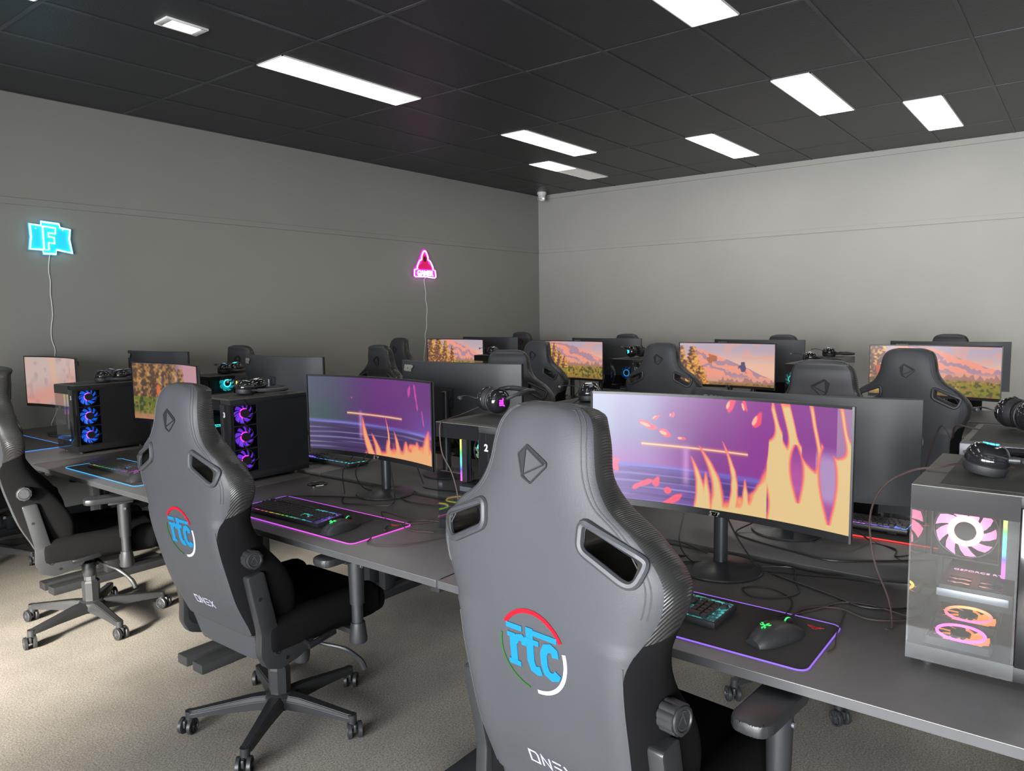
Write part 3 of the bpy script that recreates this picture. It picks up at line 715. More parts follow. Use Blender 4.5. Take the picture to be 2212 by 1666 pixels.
    for xt, xb, vt, vb, wd, cu in TG:
        t = np.clip((v-vt)/(vb-vt), 0, 1); xc = xt+(xb-xt)*t+cu*np.sin(t*PI); hw = wd*np.power(t, .75)*(1+.25*(n2-.5))
        f = np.maximum(f, np.where(v > vt, (hw-np.abs(u-xc))/wd, -9))
    if late: base = (v-(.93-.07*sst(.50, .62, u)-.30*sst(.63, .71, u)-.6*sst(.70, .72, u)))*4+(n2-.5)*.35; base = np.where(u > .42, base, -9)
    else: base = (v-(1.0-.20*sst(.42, .95, u)-.02))*4+(n2-.5)*.5; base = np.where(u > .40, base, -9)
    f = np.maximum(f, base)
    if late:
        sl = u-.11*v+.012*(n1-.5)
        stp = np.maximum.reduce([np.minimum(sl-c0, c1-sl)/.016 for c0, c1 in ((.706, .722), (.748, .782), (.852, .866), (.958, .972))])
        upm = 1-sst(.22, .50, v+.06*(n1-.5)+.10*(u < .76)-.12*((u > .83) & (u < .90)))
        f = np.where(u > .70, np.where(upm > .001, np.minimum(f, stp*upm+(1-upm)*.9), f), f)
        f = np.where(u > .70, np.minimum(f, (u-.012*np.sin(v*9)-.698)/.03), f)*1.0+np.where((u <= .70) & (v > .62), 0, 0)
        f = np.where((u > .62) & (u <= .705) & (v > .62), np.maximum(f, base), f)
        for cx, top, bot, wd in ((.808, .33, .82, .022), (.918, .26, .95, .029)):
            t = np.clip((v-top)/(bot-top), 0, 1); hw = wd*np.sin(PI*t**.8); f = np.where((v > top) & (v < bot), np.minimum(f, (np.abs(u-cx-.012*t)-hw)/.03), f)
        I = mixc(I, (188, 80, 160), (u > .72)*sst(.3, .6, v)*.8); I = mixc(I, (176, 150, 196), (np.abs(u-.93) < .05)*sst(.3, .45, v)*(1-sst(.72, .82, v))*.9); I = mixc(I, (176, 140, 172), (u > .95)*(1-sst(.3, .5, v))*.8)
    I = mixc(I, (240, 90, 130), sst(-.20, .05, f)*.8); I = mixc(I, (250, 130, 95), sst(-.02, .12, f)); I = mixc(I, (232, 200, 138) if late else (240, 176, 118), sst(.10, .36, f))
    return I
def land_img(u, v, kind):
    n1 = vnoise(u, v, 10, 6, 11+kind); n2 = vnoise(u, v, 46, 22, 12+kind); n3 = vnoise(u, v, 64, 30, 13+kind); I = np.zeros(u.shape+(3,))
    I[...] = (186, 168, 184); I = mixc(I, (240, 190, 165), sst(.05, .6, v)); I = mixc(I, (250, 160, 130), (n1 > .62)*(v < .35)*.35)
    def ridge(x0, y0, x1, y1, rough): return y0+(y1-y0)*np.clip((u-x0)/(x1-x0), 0, 1)+(n1-.5)*rough
    P = {0: (.30, -.05, 1.0, .42), 1: (.22, .14, 1.0, .84), 2: (.30, -.10, 1.05, .50), 3: (.35, -.02, 1.0, .48)}[kind]
    r = ridge(*P, .05); mt = sst(0, .01, v-r)*(u > P[0]-.08)
    I = mixc(I, (244, 158, 136), mt); band = np.sin((u*1.0-v*1.5+.35*n1+.12*n2)*17+kind); I = mixc(I, (156, 136, 164), mt*sst(.0, .6, band)*.8)
    hy = {0: .60, 1: .88, 2: .62, 3: .60}[kind]
    I = mixc(I, (222, 160, 140), sst(hy-.14, hy, v)*.9)
    tr = vnoise(u, v*0, 60, 1, 30+kind); I = mixc(I, (150, 112, 104), sst(0, .02, v-(hy+.03-.12*tr*(u > .4)))*(1-sst(hy+.06, hy+.1, v))*.7)
    g = sst(hy+.04, hy+.10, v); I = mixc(I, (150, 128, 58), g); I = mixc(I, (84, 84, 48), g*sst(.45, .7, n2)); I = mixc(I, (200, 160, 70), g*sst(.6, .8, n3)*.6)
    I = mixc(I, (150, 96, 66), sst(.93, 1.0, v)*.7)
    trees = {0: [(.04, -.1, .12), (.13, -.2, .11), (.22, .0, .10), (.30, .05, .06), (.37, .25, .05), (.44, .4, .05)], 1: [(.02, .05, .07), (.13, .08, .11), (.06, .4, .1), (.22, .55, .08)],
             2: [(.05, -.2, .16), (.12, .1, .1)], 3: [(.06, -.1, .13), (.18, -.15, .10), (.29, .02, .08), (.40, .2, .05)]}[kind]
    for k, (cx, top, wd) in enumerate(trees):
        t = np.clip((v-top)/(hy+.12-top), 0, 1); hw = wd*(.25+.75*t)*(.75+.5*np.abs(np.sin(v*38+k)))*(.8+.4*n2)
        a = (1-sst(.85, 1.08, np.abs(u-cx)/hw))*(v > top)*(v < hy+.12)*1.0; lit = .5+.45*(u-cx)/hw+(n3-.5)*.9+(n2-.5)*.6
        I = mixc(I, (104, 74, 66), a); I = mixc(I, (214, 146, 70), a*sst(.25, .75, lit)); I = mixc(I, (246, 196, 116), a*sst(.75, 1.1, lit)*.8)
    if kind == 2: I = mixc(I, (120, 130, 40), sst(.55, .7, n3)*sst(.70, .85, v)*(u > .7)); I = mixc(I, (190, 80, 40), (np.abs(u-.07-.05*(v-.5)) < .018)*(v > .4)*(v < .9)*1.0)
    if kind == 1:
        x = (u-.66)*2.3; d = np.sqrt((x/.10)**2+((v-.56)/.13)**2)+(n2-.5)*.8; I = mixc(I, (92, 82, 118), 1-sst(.8, 1, d))    # floating rock
        I = mixc(I, (176, 104, 70), (1-sst(.8, 1.0, np.sqrt(((u-.33)*2.3/.12)**2+((v-.38)/.10)**2)+(n2-.5)))*.9)
    return I
def forest_img(u, v):
    n2 = vnoise(u, v, 34, 18, 41); n3 = vnoise(u, v, 56, 28, 42); n1 = vnoise(u, v, 6, 4, 43); I = np.zeros(u.shape+(3,))
    I[...] = (96, 84, 96); I = mixc(I, (190, 140, 150), sst(.45, .75, u+.1*n1)*(v < .62))
    for k, (cx, wd) in enumerate(((.04, .06), (.15, .06), (.27, .08), (.40, .05), (.50, .07), (.64, .05))):
        hw = wd*(.7+.5*np.abs(np.sin(v*26+k*2)))*(.7+.6*n2); a = (1-sst(.85, 1.1, np.abs(u-cx)/hw))*(v < .60)*(v > (.0 if k != 5 else .08))*1.0; lit = .5+.5*(u-cx)/hw+(n3-.5)*.9+(n2-.5)*.5
        I = mixc(I, (84, 62, 46), a); I = mixc(I, (166, 122, 70), a*sst(.2, .8, lit)); I = mixc(I, (206, 164, 104), a*sst(.8, 1.2, lit)*.8)
    g = sst(.58, .62, v); I = mixc(I, (104, 112, 40), g); I = mixc(I, (60, 74, 34), g*sst(.5, .7, n2)); I = mixc(I, (160, 140, 70), g*sst(.6, .8, n3)*.6); I = mixc(I, (190, 130, 100), sst(.84, .95, v)*.8)
    I = mixc(I, (226, 110, 50), (1-sst(.7, 1, np.sqrt(((u-.30)*2.3/.06)**2+((v-.47)/.09)**2)+(n3-.5)))*.9)
    return I
def haze_img(u, v):
    n = vnoise(u, v, 5, 4, 51); n2 = vnoise(u, v, 14, 8, 52); I = np.zeros(u.shape+(3,)); I[...] = (190, 158, 152)
    I = mixc(I, (214, 150, 136), sst(.3, .8, n)); I = mixc(I, (206, 190, 184), sst(.0, .5, 1-v-u*.6)*.6); I = mixc(I, (232, 176, 130), np.exp(-((u-.42-.1*(v-.3))/.06)**2)*.5*(v < .6)); I = mixc(I, (166, 136, 140), sst(.6, .9, n2)*.5)
    return I
def soft_img(u, v): I = np.zeros(u.shape+(3,)); I[...] = (150, 130, 150); return mixc(I, (210, 160, 120), v)
def screen_mat(gain):
    m = bpy.data.materials.new('lit_screen'); m.use_nodes = True; nt = m.node_tree; b = nt.nodes['Principled BSDF']
    a = nt.nodes.new('ShaderNodeVertexColor'); a.layer_name = 'picture'
    b.inputs['Base Color'].default_value = (0.01, 0.01, 0.012, 1); b.inputs['Roughness'].default_value = 0.4
    nt.links.new(a.outputs['Color'], b.inputs['Emission Color']); b.inputs['Emission Strength'].default_value = gain
    return m
SM = screen_mat(.93)

# ------------------------------------------------------------------ curved ultrawide monitor (viewer on local -X)
MW, MH, MZ = .808, .368, .178
def xf(y): return -(y*y)/3.0
def acer(bm, size, Mx, mi=0): text(bm, 'acer', size, .0012, Mx, mi, shear=.25, bold=.004, space=.86)
def monitor(x, y, rz, img, res, label, group, biglogo=False, dz=0.0, roll=0):
    t = thing('curved_monitor', label, 'monitor', (x, y, DESK), math.radians(rz), group)
    N = 28; b = B(); rows = []
    ys = [(-MW/2+MW*i/N) for i in range(N+1)]
    def sec(yv):
        e = min(1, (MW/2-abs(yv))/.10); th = .014+.012*e; f = xf(yv)
        return [(f, MZ), (f, MZ+MH), (f+.006, MZ+MH+.001), (f+th, MZ+MH-.002), (f+th+.006*e, MZ+MH-.03), (f+th+.012*e, MZ+MH*.45), (f+th+.006*e, MZ+.03), (f+th, MZ+.002), (f+.006, MZ-.001)]
    for yv in ys: rows.append([b.verts.new((px, yv, pz)) for px, pz in sec(yv)])
    for A, C in zip(rows, rows[1:]):
        for k in range(9): f = b.faces.new((A[k], A[(k+1) % 9], C[(k+1) % 9], C[k])); f.material_index = 1 if k in (0,) else 0
    b.faces.new(rows[0][::-1]); b.faces.new(rows[-1])
    bmesh.ops.recalc_face_normals(b, faces=b.faces)
    h = obj('housing', b, [M['monback'], M['bezel']], t, angle=35)
    # bezel lip
    b = B()
    for z0, z1 in ((MZ, MZ+.020), (MZ+MH-.007, MZ+MH)):
        for a, c in zip(ys, ys[1:]):
            p = [(xf(a)-.0022, a, z0), (xf(c)-.0022, c, z0), (xf(c)-.0022, c, z1), (xf(a)-.0022, a, z1)]
            q = [(xf(a), a, z0), (xf(c), c, z0), (xf(c), c, z1), (xf(a), a, z1)]
            P = [b.verts.new(v) for v in p]; Q = [b.verts.new(v) for v in q]
            b.faces.new(P); b.faces.new((P[0], P[1], Q[1], Q[0])); b.faces.new((P[2], P[3], Q[3], Q[2]))
    for sg in (-1, 1): bb(b, (xf(MW/2)-.0026, sg*(MW/2-.006), MZ), (xf(MW/2)+.004, sg*MW/2, MZ+MH))
    bmesh.ops.recalc_face_normals(b, faces=b.faces); obj('bezel', b, M['bezel'], h, smooth=False)
    nu, nv = res; y1 = MW/2-.0065; z0, z1 = MZ+.0205, MZ+MH-.0075
    U, V = np.meshgrid(np.linspace(0, 1, nu+1), np.linspace(0, 1, nv+1)); I = img(U, V); co = []
    for j in range(nv+1):
        for i in range(nu+1):
            yy = y1-2*y1*i/nu; co.append((xf(yy)-.0012, yy, z1+(z0-z1)*j/nv))
    fc = [(j*(nu+1)+i, (j+1)*(nu+1)+i, (j+1)*(nu+1)+i+1, j*(nu+1)+i+1) for j in range(nv) for i in range(nu)]
    me = bpy.data.meshes.new('screen'); me.from_pydata(co, [], fc); at = me.color_attributes.new('picture', 'FLOAT_COLOR', 'POINT')
    c = np.clip(I.reshape(-1, 3)/255.0, 0, 1); lin = np.where(c <= .04045, c/12.92, ((c+.055)/1.055)**2.4)
    at.data.foreach_set('color', np.concatenate([lin, np.ones((len(lin), 1))], 1).astype(np.float32).ravel()); me.materials.append(SM)
    for p in me.polygons: p.use_smooth = True
    so = bpy.data.objects.new('screen', me); COL.objects.link(so); so.parent = t
    # stand
    b = B(); cyl(b, (.055, 0, .012), (.055, 0, .42), .0215, .0205, 24); cyl(b, (.055, 0, .012), (.055, 0, .02), .027, .024, 24); lathe(b, [(.0205, .42), (.018, .425), (0, .426)], 24, T(.055, 0, 0)); obj('stand_column', b, M['monitor'], t)
    b = B(); lathe(b, [(0, .0), (.128, 0), (.1305, .003), (.128, .0075), (.10, .010), (.06, .0155), (.034, .024), (0, .026)], 48, T(.045, 0, 0)); obj('stand_base', b, M['monitor'], t)
    b = B(); box(b, (.032, 0, .37), (.035, .075, .10), .008); cyl(b, (.035, -.03, .37), (.06, -.03, .37), .006); cyl(b, (.035, .03, .37), (.06, .03, .37), .006); obj('mount', b, M['monitor'], t)
    b = B(); acer(b, .016, Matrix(((0, 0, -1, -.0026), (-1, 0, 0, 0), (0, 1, 0, MZ+.0095), (0, 0, 0, 1)))); obj('front_lettering', b, M['logo'], t, smooth=False)
    b = B(); yy = -.318; sc = .060
    acer(b, sc, Matrix(((.36, 0, 1, xf(yy)+.0335), (1, 0, -.30, yy), (0, 1, 0, MZ+MH-.034), (0, 0, 0, 1)))); obj('back_lettering', b, M['logo'], t, smooth=False)
    if dz:
        for ch in t.children:
            if not ch.name.startswith('stand_'): ch.location.z = dz
        t.children[2].scale.z = 1.0
    return t
F1 = 'curved monitors showing a picture'; F2 = 'curved monitors seen from behind'
monitor(2.125, .882, 0, lambda u, v: flame_img(u, v, True), (380, 168), 'large curved monitor with purple scene and tall yellow flames, in the foreground', F1)
monitor(2.20, 2.487, 0, lambda u, v: flame_img(u, v, False), (280, 124), 'curved monitor with dark purple scene and low orange flames, left of centre', F1, dz=-.012)
monitor(2.19, 4.22, -2, forest_img, (190, 84), 'curved monitor showing golden trees and grass, behind the badge chair headrest', F1)
monitor(2.17, 5.78, 2, haze_img, (110, 50), 'leftmost curved monitor, pale pink haze on screen, in front of the white cord', F1)
monitor(5.86, .852, 0, lambda u, v: land_img(u, v, 2), (220, 100), 'rightmost lit monitor, orange desert slope and yellow tree', F1)
monitor(5.86, 2.33, 0, lambda u, v: land_img(u, v, 1), (190, 84), 'lit monitor with pale sky, fir trees and a floating rock', F1)
monitor(5.86, 3.88, 0, lambda u, v: land_img(u, v, 0), (150, 68), 'lit monitor with mountain and forest, right of the room corner line', F1)
monitor(5.95, 5.37, 0, lambda u, v: land_img(u, v, 3), (120, 54), 'lit monitor with orange trees and mountain, below the pink neon cord', F1)
monitor(2.74, .835, 180, soft_img, (12, 6), 'monitor back right behind the big purple flame screen', F2, dz=-.048)
monitor(2.76, 2.53, 180, soft_img, (12, 6), 'monitor back with the large white lettering, centre of the picture', F2, True, dz=.018)
monitor(2.76, 4.02, 180, soft_img, (12, 6), 'monitor back with small lettering and teal sheen, left of centre', F2, dz=.015)
monitor(2.78, 5.65, 184, soft_img, (12, 6), 'dark monitor back against the left wall, above the golden forest screen', F2, dz=.012)
monitor(6.52, .862, 180, soft_img, (12, 6), 'monitor back behind the orange desert screen', F2)
monitor(6.52, 2.335, 180, soft_img, (12, 6), 'monitor back behind the sky and floating rock screen', F2)
monitor(6.52, 3.90, 180, soft_img, (12, 6), 'monitor back behind the mountain forest screen, right of the room corner', F2)
monitor(6.52, 5.43, 180, soft_img, (12, 6), 'monitor back with violet sheen, just left of the room corner', F2)

# ------------------------------------------------------------------ computers
LED = {}
M['topmesh'] = mat('top_dust_mesh', rgb(46, 46, 45), .6, noise=(500, .3), bump=(800, .4))
def led(c, s=3.0):
    k = (c, s)
    if k not in LED: LED[k] = emat('led_glow', rgb(*c), s)
    return LED[k]
def rainbow(axis, span, off, s=2.5, hues=1.0, h0=0.0):
    m = bpy.data.materials.new('rainbow_led'); m.use_nodes = True; nt = m.node_tree; b = nt.nodes['Principled BSDF']
    tc = nt.nodes.new('ShaderNodeTexCoord'); sp = nt.nodes.new('ShaderNodeSeparateXYZ'); nt.links.new(tc.outputs['Object'], sp.inputs[0])
    ma = nt.nodes.new('ShaderNodeMath'); ma.operation = 'MULTIPLY_ADD'; ma.inputs[1].default_value = hues/span; ma.inputs[2].default_value = -off*hues/span+h0
    nt.links.new(sp.outputs[axis], ma.inputs[0]); hs = nt.nodes.new('ShaderNodeCombineColor'); hs.mode = 'HSV'; hs.inputs[1].default_value = .9; hs.inputs[2].default_value = 1
    fr = nt.nodes.new('ShaderNodeMath'); fr.operation = 'FRACT'; nt.links.new(ma.outputs[0], fr.inputs[0]); nt.links.new(fr.outputs[0], hs.inputs[0])
    nt.links.new(hs.outputs[0], b.inputs['Emission Color']); b.inputs['Emission Strength'].default_value = s; b.inputs['Base Color'].default_value = (.02, .02, .02, 1); return m
def fan(parent, Mx, r, blade, ring, hub=M['gloss'], frame=True, name='fan', rt=.055, bs=1.0, ringr=.46, spin=0.0):
    """axial fan, axis along local z, built in the parent's space"""
    b = B()
    if frame:
        for k in range(4):
            a = k*PI/2; box(b, (0, 0, 0), (2*r+.008, .004, .02), .001, 1, Mx @ R(a, 'Z') @ T(0, r+.002, 0))
        tube(b, [Mx @ Vector((r*math.cos(i*PI/16), r*math.sin(i*PI/16), -.006)) for i in range(32)], .003, 6, closed=True)
    else: tube(b, [Mx @ Vector((r*math.cos(i*PI/16), r*math.sin(i*PI/16), 0)) for i in range(32)], .003, 6, closed=True)
    f = obj(name, b, M['case'], parent)
    nb = 9
    for k in range(1):
        b = B()
        for i in range(nb):
            a0 = 2*PI*i/nb+spin; P = []
            for q in range(5):
                t = q/4; rr = r*(.30+.64*t); sw = a0+.55*t; wdt = .20+.14*(1-t)
                P.append([b.verts.new(Mx @ Vector((rr*math.cos(sw+s*wdt), rr*math.sin(sw+s*wdt), s*.005))) for s in (-1, 0, 1)])
            for A, C in zip(P, P[1:]):
                for s in (0, 1): b.faces.new((A[s], A[s+1], C[s+1], C[s]))
        obj('blades', b, blade if bs is None else blade, f)
    b = B(); cyl(b, Mx @ Vector((0, 0, -.008)), Mx @ Vector((0, 0, .008)), r*.34, r*.34, 28); obj('hub', b, hub, f)
    b = B(); tube(b, [Mx @ Vector((r*ringr*math.cos(i*PI/20), r*ringr*math.sin(i*PI/20), .007)) for i in range(40)], r*rt, 8, closed=True); obj('light_ring', b, ring, f)
    return f
def blade_mat(c, s): return mat('frosted_fan_blade', rgb(*[min(255, int(x*.6+60)) for x in c]), .5, emit=rgb(*c), estr=s)
CW, CD, CHh = .285, .44, .415
def tank_case(x, y, rz, num, ringc, bladec, sidec, label, detail=2, ramh=True, ringmat=None, bottom=None):
    """dual-chamber case: glass on the front (-X) and on the +Y side, mesh wall with fans on the -Y side"""
    t = thing('computer_case', label, 'computer', (x, y, DESK), math.radians(rz), 'glass-fronted gaming computers on the desks')
    blm = blade_mat(bladec, 1.05); rg = ringmat or led(ringc, 4.0)
    b = B(); bb(b, (.005, 0, .016), (CD, CW, .052), .003); obj('base', b, M['case'], t)
    b = B(); bb(b, (.005, 0, CHh-.026), (CD, CW-.003, CHh-.002), .002, 1); bb(b, (0.001, 0.001, CHh-.002), (CD-.001, CW-.001, CHh-.0002)); bb(b, (.03, .03, CHh-.0004), (CD-.03, CW-.05, CHh+.001), 0, 2); obj('top_panel', b, [M['casetop'], M['case'], M['topmesh']], t)
    b = B(); bb(b, (CD-.006, .004, .05), (CD, CW-.004, CHh-.025), 0); bb(b, (CD-.012, CW-.012, .05), (CD, CW, CHh-.025)); obj('rear_panel', b, M['case'], t, smooth=False)
    b = B(); bb(b, (.0, .0, .05), (.012, .082, CHh-.025), .002); o = obj('front_strip', b, M['gloss'], t)
    if num:
        b = B(); text(b, num, .034, .001, face_front(-.0006, .045, CHh-.075), bold=.0012); obj('number', b, M['number'], o, smooth=False)
    b = B(); bb(b, (.0015, .083, .018), (.0045, CW, CHh-.001)); bb(b, (.0012, .0832, CHh-.055), (.0016, CW-.001, CHh-.004), 0, 1); obj('front_glass', b, [M['glass'], M['gloss']], t, smooth=False)
    b = B(); bb(b, (.006, CW-.003, .018), (CD-.01, CW, CHh-.001)); obj('side_glass', b, M['glass'], t, smooth=False)
    b = B(); bb(b, (.012, .084, .052), (CD-.006, .088, CHh-.026)); bb(b, (.10, .0885, .14), (.36, .091, CHh-.045), 0, 1); obj('motherboard', b, [M['case'], M['pcb']], t, smooth=False)
    # mesh wall with fans behind an opening
    b = B(); bb(b, (.012, 0, .05), (.022, .004, CHh-.025)); bb(b, (.145, 0, .05), (CD, .004, CHh-.025)); bb(b, (.022, 0, .05), (.145, .003, .058)); bb(b, (.022, 0, CHh-.034), (.145, .003, CHh-.025))
    for k in range(3):
        z = .113+.115*k
        if k: bb(b, (.022, 0, z-.061), (.145, .003, z-.055))
    for k in range(3):
        z = .113+.115*k
        for q in range(4):
            a = PI/4+q*PI/2; pts = [(.083+rr*math.cos(a+rr*14), -.001, z+rr*math.sin(a+rr*14)) for rr in (.018, .03, .042, .056, .066)]; tube(b, pts, .0022, 5)
        lathe(b, [(0, -.002), (.020, -.002), (.022, .002), (0, .002)], 24, Matrix.Translation((.083, -.001, z)) @ R(PI/2, 'X'))
    obj('side_mesh', b, M['grille'], t)
    if detail > 0:
        sbl = mat('side_fan_blade', rgb(*[int(c*.5) for c in sidec[1]]), .5, emit=rgb(*sidec[1]), estr=.75)
        for k in range(3): fan(t, Matrix.Translation((.083, .018, .113+.115*k)) @ R(PI/2, 'X'), .053, sbl, led(sidec[0], 1.6), frame=False, name='side_fan', ringr=.42, spin=k)
    for p in ((.04, .04), (CD-.05, .04), (.04, CW-.04), (CD-.05, CW-.04)):
        b = B(); cyl(b, (p[0], p[1], 0), (p[0], p[1], .018), .014, .016, 14); obj('foot', b, M['plastic'], t)
    if num == '5':
        for k in range(3): fan(t, Matrix.Translation((.14, .225, .113+.115*k)) @ R(-PI/2, 'Y'), .054, blm, rg, name='reflected_fan', ringr=.45)  # added fans standing in for the side fans' reflection in the glass
    if num == '11': fan(t, Matrix.Translation((.18, .14, .262)) @ R(-PI/2, 'Y'), .054, blm, rg, name='cooler_fan', ringr=.45)
    if rz == 180: fan(t, Matrix.Translation((0.226, .135, 0.349)) @ R(-PI/2, 'X'), .060, blm, rg, name='processor_cooler', frame=False, ringr=.40)
    if num == '1': fan(t, Matrix.Translation((.25, .205, .262)) @ R(-PI/2, 'Y'), .068, blm, rg, name='cooler_fan', ringr=.45, rt=.10)
    else: fan(t, Matrix.Translation((CD-.03, .205, .265)) @ R(-PI/2, 'Y'), .059, blm, rg, name='rear_fan')
    if detail > 0:
        g = B(); bb(g, (.075, .092, .135), (.33, .235, .178), .003); bb(g, (.072, .10, .150), (.0755, .238, .168), .001, 1)
        go = obj('graphics_card', g, [M['case'], M['silver']], t)
        b = B(); text(b, 'GEFORCE RTX', .017, .001, Matrix(((0, 1, 0, .20), (-1, 0, 0, .165), (0, 0, 1, .1785), (0, 0, 0, 1)))); obj('card_lettering', b, led((255, 190, 235), 1.0), go, smooth=False)
        for q in range(2):
            b = B()
            for rr in range(2): bb(b, (.09+.028*rr, .115+.06*q, .178), (.113+.028*rr, .16+.06*q, .1788), .002)
            obj('card_vent', b, M['gloss'], go)
        rm = rainbow(2, .16, .20, 2.2, -.85, .9)
        rx, ry = (.030, .075) if num == '2' else (.115, 0)
        for q in range(2):
            b = B(); bb(b, (rx+.020*q, .112+ry, .20), (rx+.007+.020*q, .120+ry, .36), .001, 0); bb(b, (rx+.001+.020*q, .0885+ry, .20), (rx+.006+.020*q, .112+ry, .352), 0, 1); obj('memory_stick', b, [rm, M['pcb']], t)
        if num == '2': fan(t, Matrix.Translation((.085, .13, .318)) @ R(-PI/2, 'X'), .050, blm, rg, name='processor_cooler', frame=False)
        for k in range(3): fan(t, Matrix.Translation((.085+.130*k, .188, .060)), .060, bottom[1] if bottom else blm, bottom[0] if bottom else rg, name='bottom_fan', ringr=.78)
    return t
pink_blade = blade_mat((255, 120, 160), .55)
tank_case(1.812, .013, 0, '1', (255, 205, 150), (255, 110, 165), ((255, 60, 200), (160, 40, 255)), 'computer with pink and orange lit fans behind glass, right edge of the foreground desk', 2,
          ringmat=led((255, 190, 150), 9.0), bottom=(rainbow(0, .5, 0, 3.2, .35, .85), blade_mat((255, 150, 60), .9)))
tank_case(1.945, 1.588, 0, '2', (150, 255, 60), (120, 130, 110), ((60, 255, 120), (60, 120, 80)), 'computer numbered 2 with rainbow light strips, partly behind the foreground chair', 2,
          ringmat=rainbow(2, .06, .235, 2.6, .33, .98), bottom=(rainbow(1, .12, .13, 2.2, .3, .02), blade_mat((90, 150, 50), .4)))
tank_case(1.925, 3.195, 0, '3', (60, 200, 210), (40, 120, 120), ((255, 40, 230), (110, 50, 230)), 'computer numbered 3 with purple lit side fans', 1)
tank_case(1.85, 4.72, 0, '5', (30, 130, 255), (60, 90, 140), ((190, 80, 255), (20, 100, 240)), 'computer with three blue side fans, on the leftmost visible desk', 1)
tank_case(3.08, 4.885, 180, None, (60, 235, 240), (20, 150, 160), ((20, 120, 160), (10, 80, 100)), 'computer with a cyan ring fan, beyond the golden forest monitor', 1)
tank_case(5.44, 2.90, 0, '11', (60, 200, 255), (20, 90, 200), ((40, 200, 255), (20, 100, 220)), 'computer numbered 11 with blue lit fans, third row', 1)
tank_case(5.50, 1.47, 0, None, (60, 235, 220), (40, 160, 160), ((40, 220, 220), (20, 120, 130)), 'computer with teal glow behind the headrest of the chair left of the desert screen', 1)
tank_case(5.42, 4.40, 0, None, (255, 80, 60), (140, 60, 90), ((255, 60, 60), (120, 30, 60)), 'computer with red and green glow, right of the orange tree screen', 1)
tank_case(6.60, 1.82, 180, None, (70, 220, 255), (120, 130, 110), ((60, 220, 255), (30, 100, 120)), 'computer with a small rainbow ring under an overhanging top, last row', 1, ringmat=rainbow(2, .06, .235, 3, .45, .05))
def mesh_case(x, y, silver, label):
    t = thing('computer_case', label, 'computer', (x, y, DESK), 0, 'plain-fronted computers of the second row')
    body = M['silver'] if silver else M['case']
    b = B(); bb(b, (.006, 0, .016), (CD, CW, CHh), .004); bb(b, (.04, .035, CHh), (CD-.03, CW-.02, CHh+.0015), 0, 1); obj('body', b, [M['casetop'], M['topmesh']], t)
    b = B(); bb(b, (0, 0, CHh-.048), (.008, CW, CHh-.002), .002); bb(b, (0, 0, .016), (.008, .012, CHh-.048)); bb(b, (0, CW-.012, .016), (.008, CW, CHh-.048))
    if silver: bb(b, (0, .012, .016), (.0075, CW-.012, CHh-.05), .001)
    o = obj('front_bar', b, body, t)
    b = B(); cyl(b, (-.002, CW-.035, CHh-.024), (.001, CW-.035, CHh-.024), .009); obj('power_button', b, M['gloss'], o)
    b = B(); bb(b, (-.0012, CW-.10, CHh-.029), (.001, CW-.075, CHh-.020), .001); bb(b, (-.0012, CW-.19, CHh-.030), (.001, CW-.125, CHh-.020), .002); obj('ports', b, M['gloss'], o)
    if not silver:
        b = B()
        for k in range(44): bb(b, (.002, .012+.006*k, .02), (.0032, .0128+.006*k, CHh-.05))
        for k in range(58): bb(b, (.0015, .012, .022+.006*k), (.0028, CW-.012, .0228+.006*k))
        obj('front_mesh', b, M['grille'], t, smooth=False)
        for k in range(2): fan(t, Matrix.Translation((.003, .13, .12+.15*k)) @ R(-PI/2, 'Y') @ T(0, 0, -.012), .068, blade_mat((20, 70, 255), 1.2), led((40, 170, 255), 3.0), name='front_fan')
    for p in ((.04, .04), (CD-.05, .04), (.04, CW-.04), (CD-.05, CW-.04)):
        b = B(); cyl(b, (p[0], p[1], 0), (p[0], p[1], .018), .014, .016, 14); obj('foot', b, M['plastic'], t)
    return t
mesh_case(2.55, 1.56, False, 'dark computer with a mesh front and blue fan, left of the big purple screen')
mesh_case(2.46, .0, True, 'silver computer with a round power button, behind the pink-lit one')
